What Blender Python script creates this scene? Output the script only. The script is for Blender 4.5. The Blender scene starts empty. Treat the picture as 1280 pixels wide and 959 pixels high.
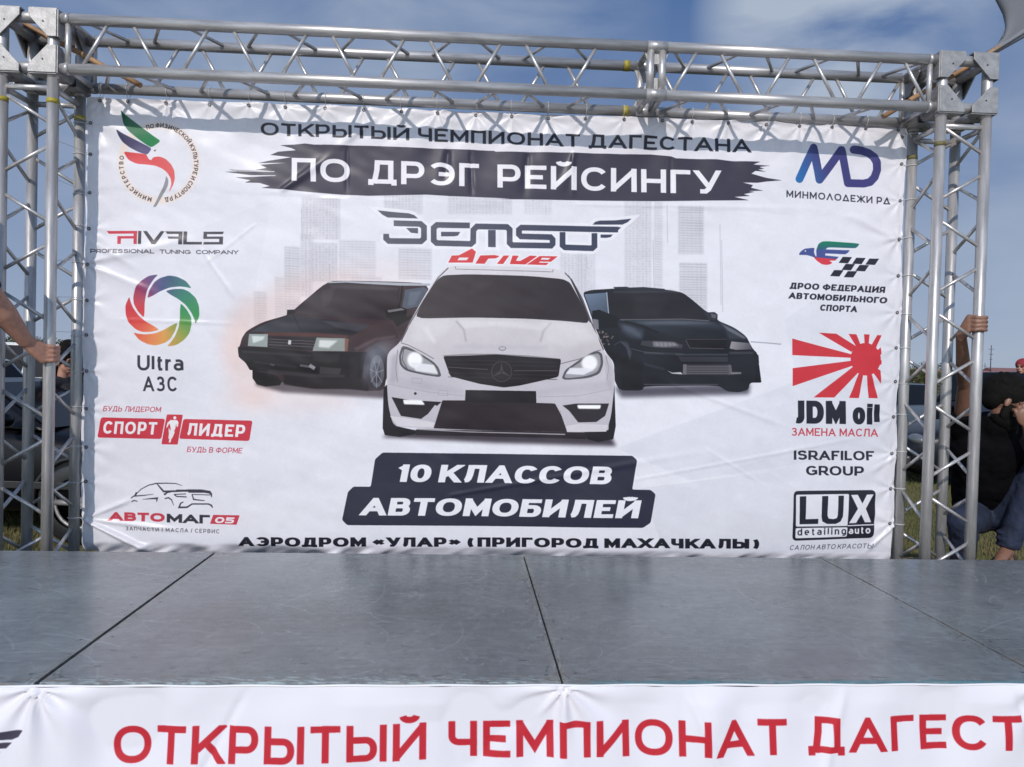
import bpy, bmesh, math, random
import numpy as np
from mathutils import Vector, Matrix
R = math.radians
random.seed(7); rng = np.random.default_rng(7)
SC = bpy.context.scene
COL = SC.collection

# ------------------------------------------------------------------ camera, sky, sun, exposure
FOC, YAW, PIT, ROL = 906.577, 0.0465, -0.0186, 0.0258     # focal length in 1280-wide pixels, radians
CAMZ = 1.5
_fw = Vector((math.sin(YAW)*math.cos(PIT), math.cos(YAW)*math.cos(PIT), math.sin(PIT)))
_r = Vector((math.cos(YAW), -math.sin(YAW), 0)); _u = _r.cross(_fw)
CR = _r*math.cos(ROL) + _u*math.sin(ROL); CU = _u*math.cos(ROL) - _r*math.sin(ROL)
cam = bpy.data.cameras.new('camera'); camo = bpy.data.objects.new('camera', cam); COL.objects.link(camo)
m = Matrix((CR, CU, -_fw)).transposed().to_4x4(); m.translation = (0, 0, CAMZ)
camo.matrix_world = m
cam.sensor_width = 36; cam.lens = 36*FOC/1280; cam.clip_start = .05; cam.clip_end = 3000
SC.camera = camo
SC.render.resolution_x, SC.render.resolution_y = 1024, 767

SUN = Vector((-.07, -.24, .162)).normalized()
SEL = math.asin(SUN.z); SROT = math.atan2(SUN.x, SUN.y)
world = bpy.data.worlds.new('World'); SC.world = world; world.use_nodes = True
nt = world.node_tree; nt.nodes.clear()
def wn(t, **k):
    n = nt.nodes.new(t)
    for a, b in k.items(): setattr(n, a, b)
    return n
wo = wn('ShaderNodeOutputWorld'); bg = wn('ShaderNodeBackground')
sky = wn('ShaderNodeTexSky', sky_type='NISHITA', sun_disc=False, sun_elevation=SEL, sun_rotation=SROT, air_density=1.0, dust_density=.4, ozone_density=2.5)
tc = wn('ShaderNodeTexCoord'); mp = wn('ShaderNodeMapping'); mp.inputs['Scale'].default_value = (1.1, 1.1, 3.0); mp.inputs['Location'].default_value = (2.25, .4, .1)
nz = wn('ShaderNodeTexNoise'); nz.inputs['Scale'].default_value = 3.1; nz.inputs['Detail'].default_value = 7; nz.inputs['Roughness'].default_value = .52; nz.inputs['Distortion'].default_value = .35
rp = wn('ShaderNodeValToRGB'); rp.color_ramp.elements[0].position = .30; rp.color_ramp.elements[0].color = (.0, .0, .0, 1); rp.color_ramp.elements[1].position = .62; rp.color_ramp.elements[1].color = (.95, .95, .95, 1)
mx = wn('ShaderNodeMixRGB'); mx.inputs['Color2'].default_value = (2.25, 2.65, 3.3, 1)
nt.links.new(tc.outputs['Generated'], mp.inputs['Vector']); nt.links.new(mp.outputs[0], nz.inputs['Vector'])
nt.links.new(nz.outputs[0], rp.inputs[0]); # a few soft cloud banks where the photograph has them
acc = None
for px_, py_, c0_, c1_, w_ in ((1050, 10, .986, .9985, 1.5), (610, 20, .975, 1.0, .75), (230, 0, .95, .995, .7), (1270, 330, .93, 1.0, .62), (700, -900, .93, 1.0, .7), (-1200, -200, .9, 1.0, .8), (2600, -100, .9, 1.0, .8)):
    d_ = (_fw+CR*((px_-640)/FOC)-CU*((py_-479.5)/FOC)).normalized(); vm = wn('ShaderNodeVectorMath', operation='DOT_PRODUCT'); nrm_ = wn('ShaderNodeVectorMath', operation='NORMALIZE'); nt.links.new(tc.outputs['Generated'], nrm_.inputs[0])
    nt.links.new(nrm_.outputs[0], vm.inputs[0]); vm.inputs[1].default_value = d_; mr_ = wn('ShaderNodeMapRange'); mr_.inputs['From Min'].default_value = c0_; mr_.inputs['From Max'].default_value = c1_; mr_.inputs['To Max'].default_value = w_; nt.links.new(vm.outputs['Value'], mr_.inputs[0])
    if acc is None: acc = mr_.outputs[0]
    else:
        ad = wn('ShaderNodeMath', operation='ADD'); nt.links.new(acc, ad.inputs[0]); nt.links.new(mr_.outputs[0], ad.inputs[1]); acc = ad.outputs[0]
cm = wn('ShaderNodeMath', operation='MULTIPLY', use_clamp=True); nt.links.new(acc, cm.inputs[0]); nt.links.new(rp.outputs[0], cm.inputs[1]); nt.links.new(cm.outputs[0], mx.inputs[0])
sx = wn('ShaderNodeSeparateXYZ'); nt.links.new(tc.outputs['Generated'], sx.inputs[0])
hz_ = wn('ShaderNodeMapRange'); hz_.inputs['From Min'].default_value = 0.0; hz_.inputs['From Max'].default_value = .9; hz_.inputs['To Min'].default_value = .95; hz_.inputs['To Max'].default_value = .94; hz_.interpolation_type = 'SMOOTHSTEP'; nt.links.new(sx.outputs[2], hz_.inputs[0])
sd_ = wn('ShaderNodeVectorMath', operation='DOT_PRODUCT'); sn_ = wn('ShaderNodeVectorMath', operation='NORMALIZE'); nt.links.new(tc.outputs['Generated'], sn_.inputs[0]); nt.links.new(sn_.outputs[0], sd_.inputs[0]); sd_.inputs[1].default_value = SUN
sr_ = wn('ShaderNodeMapRange', interpolation_type='SMOOTHSTEP'); sr_.inputs['From Min'].default_value = -.38; sr_.inputs['From Max'].default_value = .3; sr_.inputs['To Min'].default_value = 1; sr_.inputs['To Max'].default_value = .15; nt.links.new(sd_.outputs['Value'], sr_.inputs[0])
hq_ = wn('ShaderNodeMath', operation='MULTIPLY'); nt.links.new(hz_.outputs[0], hq_.inputs[0]); nt.links.new(sr_.outputs[0], hq_.inputs[1])
hc_ = wn('ShaderNodeMixRGB'); hc_.inputs['Color1'].default_value = (1.62, 2.0, 2.8, 1); hc_.inputs['Color2'].default_value = (.42, .85, 1.9, 1); hv_ = wn('ShaderNodeMapRange'); hv_.inputs['From Min'].default_value = .02; hv_.inputs['From Max'].default_value = .46; nt.links.new(sx.outputs[2], hv_.inputs[0]); nt.links.new(hv_.outputs[0], hc_.inputs[0])
hm_ = wn('ShaderNodeMixRGB'); nt.links.new(hc_.outputs[0], hm_.inputs['Color2']); nt.links.new(hq_.outputs[0], hm_.inputs[0]); nt.links.new(sky.outputs[0], hm_.inputs['Color1'])   # thin haze, thicker low down
nt.links.new(hm_.outputs[0], mx.inputs['Color1']); nt.links.new(mx.outputs[0], bg.inputs[0])
bg.inputs[1].default_value = .15
nt.links.new(bg.outputs[0], wo.inputs[0])
sl = bpy.data.lights.new('sun', 'SUN'); sl.energy = 2.45; sl.angle = R(.55); sl.color = (1, .935, .86)
slo = bpy.data.objects.new('sun', sl); COL.objects.link(slo); slo.rotation_euler = SUN.to_track_quat('Z', 'Y').to_euler(); slo.location = (-3, -8, 8)
SC.view_settings.view_transform = 'Standard'; SC.view_settings.look = 'None'; SC.view_settings.gamma = 1
SC.view_settings.exposure = 0.25

# ------------------------------------------------------------------ the place: measured dimensions (metres)
def at(px, py, Y):
    """point of the world plane y = Y seen at 1280x959 photograph coordinates"""
    d = _fw + CR*((px-640)/FOC) - CU*((py-479.5)/FOC)
    p = d*(Y/d.y); return Vector((p.x, p.y, p.z+CAMZ))
S = .24                         # chord spacing of the truss
YF, YB = 3.645, 3.885           # front and rear chord planes
XL, XR = -2.0954, 2.3377        # inner front chords of the towers
ZT, ZL = 1.6438+CAMZ, 1.4038+CAMZ
STZ = CAMZ-.8973                # stage top
SY0, SY1 = 2.0601, 3.4938

# ------------------------------------------------------------------ helpers
def tag(o, label=None, cat=None, group=None, kind=None):
    if label: o['label'] = label
    if cat: o['category'] = cat
    if group: o['group'] = group
    if kind: o['kind'] = kind
    return o
def empty(name, loc=(0, 0, 0), label=None, cat=None, group=None, rz=0):
    o = bpy.data.objects.new(name, None); COL.objects.link(o); o.location = loc; o.rotation_euler.z = rz; o.empty_display_size = .1
    return tag(o, label, cat, group)
def link(name, me, mat=None, parent=None):
    if mat is not None and len(me.materials) == 0: me.materials.append(mat)
    o = bpy.data.objects.new(name, me); COL.objects.link(o)
    if parent is not None: setpar(o, parent)
    return o
def wmat(o):
    return (wmat(o.parent) @ o.matrix_basis) if o.parent else o.matrix_basis
def setpar(o, parent):
    """parent so that the child's own coordinates were world coordinates"""
    M = wmat(parent).inverted() @ o.matrix_basis
    o.parent = parent; o.matrix_basis = M
class MB:
    def __init__(s): s.v = []; s.f = []; s.sm = []
    def add(s, v, f, smooth=False):
        n = len(s.v); s.v += [tuple(p) for p in v]; s.f += [tuple(i+n for i in q) for q in f]; s.sm += [smooth]*len(f); return s
    def box(s, lo, hi):
        x0, y0, z0 = lo; x1, y1, z1 = hi
        v = [(x0,y0,z0),(x1,y0,z0),(x1,y1,z0),(x0,y1,z0),(x0,y0,z1),(x1,y0,z1),(x1,y1,z1),(x0,y1,z1)]
        return s.add(v, [(0,3,2,1),(4,5,6,7),(0,1,5,4),(1,2,6,5),(2,3,7,6),(3,0,4,7)])
    def cbox(s, c, d): return s.box([c[i]-d[i]/2 for i in range(3)], [c[i]+d[i]/2 for i in range(3)])
    def tube(s, a, b, r, r2=None, n=12, cap=True):
        a = Vector(a); b = Vector(b); r2 = r if r2 is None else r2
        q = (b-a).to_track_quat('Z', 'Y'); v = []
        for c, rr in ((a, r), (b, r2)):
            for i in range(n):
                t = 2*math.pi*i/n; v.append(c + q @ Vector((rr*math.cos(t), rr*math.sin(t), 0)))
        s.add(v, [(i, (i+1) % n, n+(i+1) % n, n+i) for i in range(n)], True)
        if cap: s.add(v[:n], [tuple(range(n-1, -1, -1))]); s.add(v[n:], [tuple(range(n))])
        return s
    def path(s, pts, r, n=8, closed=False):
        pts = [Vector(p) for p in pts]; rs = r if hasattr(r, '__len__') else [r]*len(pts)
        v = []; L = len(pts); ref = Vector((.13, .2, .97))
        for i, p in enumerate(pts):
            a = pts[i-1] if (i or closed) else p; b = pts[(i+1) % L] if (i < L-1 or closed) else p
            t = (b-a).normalized(); x = t.cross(ref)
            if x.length < .05: x = t.cross(Vector((1, 0, 0)))
            x.normalize(); y = t.cross(x)
            for k in range(n): w = 2*math.pi*k/n; v.append(p + (x*math.cos(w)+y*math.sin(w))*rs[i])
        f = []
        for i in range(L if closed else L-1):
            j = (i+1) % L
            f += [(i*n+k, i*n+(k+1) % n, j*n+(k+1) % n, j*n+k) for k in range(n)]
        s.add(v, f, True)
        if not closed: s.add(v[:n], [tuple(range(n))]); s.add(v[-n:], [tuple(range(n-1, -1, -1))])
        return s
    def prism(s, poly, axis, a, b):
        """extrude a 2D polygon along axis (0 x, 1 y, 2 z) from a to b"""
        def p3(p, w):
            q = [p[0], p[1]]; q.insert(axis, w); return q
        n = len(poly); v = [p3(p, a) for p in poly]+[p3(p, b) for p in poly]
        return s.add(v, [tuple(range(n)), tuple(range(2*n-1, n-1, -1))]+[(i, n+i, n+(i+1) % n, (i+1) % n) for i in range(n)])
    def sphere(s, c, r, n=12, m=8, sc=(1, 1, 1), q=None):
        v = []; c = Vector(c)
        for j in range(m+1):
            ph = math.pi*j/m
            for i in range(n):
                t = 2*math.pi*i/n; w = Vector((r*sc[0]*math.sin(ph)*math.cos(t), r*sc[1]*math.sin(ph)*math.sin(t), r*sc[2]*math.cos(ph)))
                if q is not None: w = q @ w
                v.append(c+w)
        return s.add(v, [(j*n+i, (j+1)*n+i, (j+1)*n+(i+1) % n, j*n+(i+1) % n) for j in range(m) for i in range(n)], True)
    def mesh(s, name='mesh', fix=True):
        me = bpy.data.meshes.new(name); me.from_pydata(s.v, [], s.f)
        me.polygons.foreach_set('use_smooth', s.sm)
        if fix:
            b = bmesh.new(); b.from_mesh(me); bmesh.ops.remove_doubles(b, verts=b.verts, dist=1e-5)
            bmesh.ops.recalc_face_normals(b, faces=b.faces); b.to_mesh(me); b.free()
        me.update(); return me
    def build(s, name, mat, parent=None, bevel=0, fix=True):
        o = link(name, s.mesh(name, fix), mat, parent)
        if bevel:
            md = o.modifiers.new('bevel', 'BEVEL'); md.width = bevel; md.segments = 2; md.limit_method = 'ANGLE'; md.angle_limit = R(40)
        return o
_tc = {}
def tube_obj(name, a, b, r, mat, parent, n=14):
    """a tube as an object of its own; tubes of one size share their mesh"""
    a = Vector(a); b = Vector(b); L = round((b-a).length, 3); k = (L, r, mat.name, n)
    if k not in _tc:
        me = MB().tube((0, 0, 0), (0, 0, L), r, n=n).mesh('tube'); me.materials.append(mat); _tc[k] = me
    o = bpy.data.objects.new(name, _tc[k]); COL.objects.link(o)
    o.matrix_basis = Matrix.Translation(a) @ (b-a).to_track_quat('Z', 'Y').to_matrix().to_4x4()
    setpar(o, parent); return o

# ------------------------------------------------------------------ materials
def srgb(c): return tuple(((x/255)/12.92 if x/255 <= .04045 else ((x/255+.055)/1.055)**2.4) for x in c)+(1,)
def mat(name, col, rough=.6, metal=0, noise=0, nscale=8, col2=None, bump=0, bscale=60, spec=.5, stretch=(1, 1, 1), rvar=0, coat=0):
    m = bpy.data.materials.new(name); m.use_nodes = True; n = m.node_tree.nodes; l = m.node_tree.links; b = n['Principled BSDF']
    b.inputs['Base Color'].default_value = tuple(col)+((1,) if len(col) == 3 else ()); b.inputs['Roughness'].default_value = rough; b.inputs['Metallic'].default_value = metal
    b.inputs['Specular IOR Level'].default_value = spec; b.inputs['Coat Weight'].default_value = coat
    t = n.new('ShaderNodeTexCoord'); mpn = n.new('ShaderNodeMapping'); mpn.inputs['Scale'].default_value = stretch; l.new(t.outputs['Object'], mpn.inputs[0])
    if noise:
        z = n.new('ShaderNodeTexNoise'); z.inputs['Scale'].default_value = nscale; z.inputs['Detail'].default_value = 8; z.inputs['Roughness'].default_value = .65; l.new(mpn.outputs[0], z.inputs['Vector'])
        r = n.new('ShaderNodeValToRGB'); c2 = col2 or [x*(1-noise) for x in col[:3]]
        r.color_ramp.elements[0].position = .35; r.color_ramp.elements[1].position = .68
        r.color_ramp.elements[0].color = tuple(c2[:3])+(1,); r.color_ramp.elements[1].color = tuple(col[:3])+(1,)
        l.new(z.outputs[0], r.inputs[0]); l.new(r.outputs[0], b.inputs['Base Color'])
        if rvar:
            q = n.new('ShaderNodeMapRange'); q.inputs['To Min'].default_value = rough-rvar; q.inputs['To Max'].default_value = rough+rvar; l.new(z.outputs[0], q.inputs[0]); l.new(q.outputs[0], b.inputs['Roughness'])
    if bump:
        z = n.new('ShaderNodeTexNoise'); z.inputs['Scale'].default_value = bscale; z.inputs['Detail'].default_value = 4; l.new(mpn.outputs[0], z.inputs['Vector'])
        k = n.new('ShaderNodeBump'); k.inputs['Strength'].default_value = bump; k.inputs['Distance'].default_value = .01; l.new(z.outputs[0], k.inputs['Height']); l.new(k.outputs[0], b.inputs['Normal'])
    return m
M = {}
M['alu'] = mat('dull_aluminium', (.55, .535, .53), .4, .5, noise=.4, nscale=30, stretch=(1, 1, .12), bump=.08, bscale=90, rvar=.12)
M['alu_brace'] = mat('bright_aluminium', (.62, .6, .59), .36, .6, noise=.3, nscale=40, rvar=.1)
M['plate'] = mat('cast_plate', (.4, .39, .385), .5, .55, noise=.35, nscale=25, bump=.1, bscale=120)
M['bolt'] = mat('dark_bolt', (.05, .05, .055), .5, .4)
M['wood'] = mat('pole_wood', (.42, .24, .12), .6, noise=.5, nscale=12, stretch=(1, 1, .1))
M['tape'] = mat('yellow_tape', (.42, .34, .03), .5, noise=.4, nscale=60)
M['blacktape'] = mat('black_tape', (.012, .012, .014), .5)
M['rope'] = mat('white_cord', (.6, .6, .6), .5)
M['eyelet'] = mat('metal_eyelet', (.16, .16, .18), .4, .8)
M['skin'] = mat('skin', (.42, .215, .15), .5, noise=.25, nscale=40, bump=.08, bscale=200)
M['skin_dark'] = mat('tanned_skin', (.23, .115, .075), .5, noise=.25, nscale=40, bump=.08, bscale=200)
M['hair'] = mat('black_hair', (.008, .007, .006), .8, noise=.5, nscale=90, bump=.8, bscale=220, stretch=(1, 1, .3), spec=.15)
M['black_cloth'] = mat('black_cotton', (.0035, .0035, .0045), .9, noise=.3, nscale=20, bump=.25, bscale=30, spec=.08)
M['navy_cloth'] = mat('navy_cotton', (.02, .025, .06), .85, noise=.3, nscale=20, bump=.2, bscale=30)
M['denim'] = mat('denim', (.018, .028, .065), .8, noise=.55, nscale=12, bump=.3, bscale=35)
M['black_plastic'] = mat('black_plastic', (.015, .015, .016), .45, noise=.2)
M['sandal'] = mat('sandal_leather', (.01, .01, .01), .6)
# ------------------------------------------------------------------ flat print: a small vector painter (prints on the vinyl banners)
class Canvas:
    def __init__(s, Y, x0, x1, z0, z1, ppm, base):
        s.Y, s.x0, s.z1, s.ppm = Y, x0, z1, ppm
        s.w = int((x1-x0)*ppm); s.h = int((z1-z0)*ppm); s.a = np.empty((s.h, s.w, 3), np.float32); s.a[:] = np.array(base, np.float32)/255
        s.T = lambda p: p
    def map(s, P):
        P = np.array([s.T(p) for p in P], float)
        dx = (P[:, 0]-640)/FOC; dy = (P[:, 1]-479.5)/FOC
        D = np.array(_fw)[None]+dx[:, None]*np.array(CR)[None]-dy[:, None]*np.array(CU)[None]
        k = s.Y/D[:, 1]; X = D[:, 0]*k; Z = D[:, 2]*k+CAMZ
        return np.stack([(X-s.x0)*s.ppm, (s.z1-Z)*s.ppm], 1)
    def mask(s, contours, pad=0):
        C = [s.map(c) for c in contours]
        A = np.concatenate(C)
        xa = max(int(A[:, 0].min())-1-pad, 0); xb = min(int(A[:, 0].max())+2+pad, s.w); ya = max(int(A[:, 1].min())-1-pad, 0); yb = min(int(A[:, 1].max())+2+pad, s.h)
        if xb <= xa or yb <= ya: return None
        SS = 3; ys = ya+(np.arange((yb-ya)*SS)+.5)/SS
        p = np.concatenate(C); q = np.concatenate([np.roll(c, -1, 0) for c in C])
        y0, y1 = p[:, 1], q[:, 1]; x0, x1 = p[:, 0], q[:, 0]
        out = np.zeros((yb-ya, xb-xa), np.float32)
        CH = 600
        for i0 in range(0, len(ys), CH):
            yy = ys[i0:i0+CH][:, None]
            hit = ((y0 <= yy) & (y1 > yy)) | ((y1 <= yy) & (y0 > yy))
            with np.errstate(divide='ignore', invalid='ignore'): xx = x0+(yy-y0)/(y1-y0)*(x1-x0)
            xx = np.where(hit, xx, 1e9); o = np.argsort(xx, 1); n = int(hit.sum(1).max()) if hit.size else 0
            sg = np.where(hit, np.where(y1 > y0, 1, -1)[None], 0); xx = np.take_along_axis(xx, o, 1); wd = np.cumsum(np.take_along_axis(sg, o, 1), 1)
            px = np.arange(xa, xb)[None]; acc = np.zeros((len(yy), xb-xa), np.float32)
            for k in range(0, n-1):
                a = xx[:, k:k+1]; b = xx[:, k+1:k+2]
                acc += (np.clip(b-px, 0, 1)-np.clip(a-px, 0, 1))*(wd[:, k:k+1] != 0)
            rows = (np.arange(i0, i0+len(yy))//SS); np.add.at(out, rows, acc/SS)
        return xa, ya, np.clip(out, 0, 1)
    def blend(s, xa, ya, m, col, alpha=1):
        h, w = m.shape; t = s.a[ya:ya+h, xa:xa+w]; m = (m*alpha)[..., None]
        c = np.array(col, np.float32)/255 if not callable(col) else col(np.arange(xa, xa+w)[None]+np.zeros((h, 1)), np.arange(ya, ya+h)[:, None]+np.zeros((1, w)))/255
        t[:] = t*(1-m)+c*m
    def fill(s, contours, col, alpha=1, blur=0):
        if not hasattr(contours[0][0], '__len__'): contours = [contours]
        bp = int(blur*s.ppm/250)
        r = s.mask(contours, 3*bp)
        if r is None: return
        xa, ya, m = r
        for _ in range(3 if bp else 0):
            for ax in (0, 1):
                c = np.cumsum(np.pad(m, [(bp+1, bp) if ax == 0 else (0, 0), (bp+1, bp) if ax == 1 else (0, 0)], mode='constant'), ax)
                k = 2*bp+1
                m = (c[k:]-c[:-k]) / k if ax == 0 else (c[:, k:]-c[:, :-k])/k
        s.blend(xa, ya, m.astype(np.float32), col, alpha)
    def stroke(s, pts, w, col, alpha=1, closed=False, taper=None, blur=0):
        for c in strokepoly(pts, w, closed, 0, taper): s.fill(c if closed else [c], col, alpha, blur)
    def grad(s, stops, axis=0):
        """linear colour print between two photo coordinates"""
        (p0, c0), (p1, c1) = stops; a = s.map([p0])[0]; b = s.map([p1])[0]; d = b-a; L = (d**2).sum()
        c0 = np.array(c0, float); c1 = np.array(c1, float)
        def f(X, Y):
            t = np.clip(((X-a[0])*d[0]+(Y-a[1])*d[1])/L, 0, 1)[..., None]; return c0*(1-t)+c1*t
        return f
    def image(s, name):
        im = bpy.data.images.new(name, s.w, s.h)
        px = np.ones((s.h, s.w, 4), np.float32); px[..., :3] = np.clip(s.a[::-1], 0, 1); im.pixels.foreach_set(px.ravel()); im.pack(); return im
def strokepoly(pts, w, closed=False, cap=0, taper=None):
    P = [tuple(p) for i, p in enumerate(pts) if i == 0 or math.hypot(p[0]-pts[i-1][0], p[1]-pts[i-1][1]) > 1e-3]
    P = np.array(P, float); n = len(P)
    if n < 2: return []
    if not closed and cap:
        d = P[0]-P[1]; P[0] += d/np.hypot(*d)*cap; d = P[-1]-P[-2]; P[-1] += d/np.hypot(*d)*cap
    Ls, Rs = [], []
    for i in range(n):
        a = P[i-1] if (i or closed) else None; b = P[(i+1) % n] if (i < n-1 or closed) else None
        d0 = (P[i]-a)/max(np.hypot(*(P[i]-a)), 1e-9) if a is not None else None
        d1 = (b-P[i])/max(np.hypot(*(b-P[i])), 1e-9) if b is not None else None
        if d0 is None: d0 = d1
        if d1 is None: d1 = d0
        n0 = np.array([-d0[1], d0[0]]); n1 = np.array([-d1[1], d1[0]]); mm = n0+n1; L = np.hypot(*mm)
        mm = n0 if L < 1e-6 else mm/L; k = 1/max(mm @ n0, .22)
        ww = w/2*(taper[i] if taper else 1)
        Ls.append(P[i]+mm*k*ww); Rs.append(P[i]-mm*k*ww)
    if closed: return [[Ls, Rs[::-1]]]
    return [Ls+Rs[::-1]]
def ellipse(cx, cy, rx, ry, n=48, a0=0, a1=360): return [(cx+rx*math.cos(R(a0+(a1-a0)*i/n)), cy+ry*math.sin(R(a0+(a1-a0)*i/n))) for i in range(n if abs(a1-a0) == 360 else n+1)]
def sm(P, n=2, k=.2):
    for _ in range(n):
        o = []
        for i in range(len(P)):
            a, b = P[i], P[(i+1) % len(P)]; o += [(a[0]*(1-k)+b[0]*k, a[1]*(1-k)+b[1]*k), (a[0]*k+b[0]*(1-k), a[1]*k+b[1]*(1-k))]
        P = o
    return P
def rounded(P, r):
    out = []; n = len(P)
    for i in range(n):
        a, b, c = (np.array(P[(i+k) % n], float) for k in (-1, 0, 1))
        u = (a-b)/np.hypot(*(a-b)); v = (c-b)/np.hypot(*(c-b)); p, q = b+u*r, b+v*r
        for k in range(6): t = k/5; out.append(tuple((1-t)**2*p+2*t*(1-t)*b+t*t*q))
    return out

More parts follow.
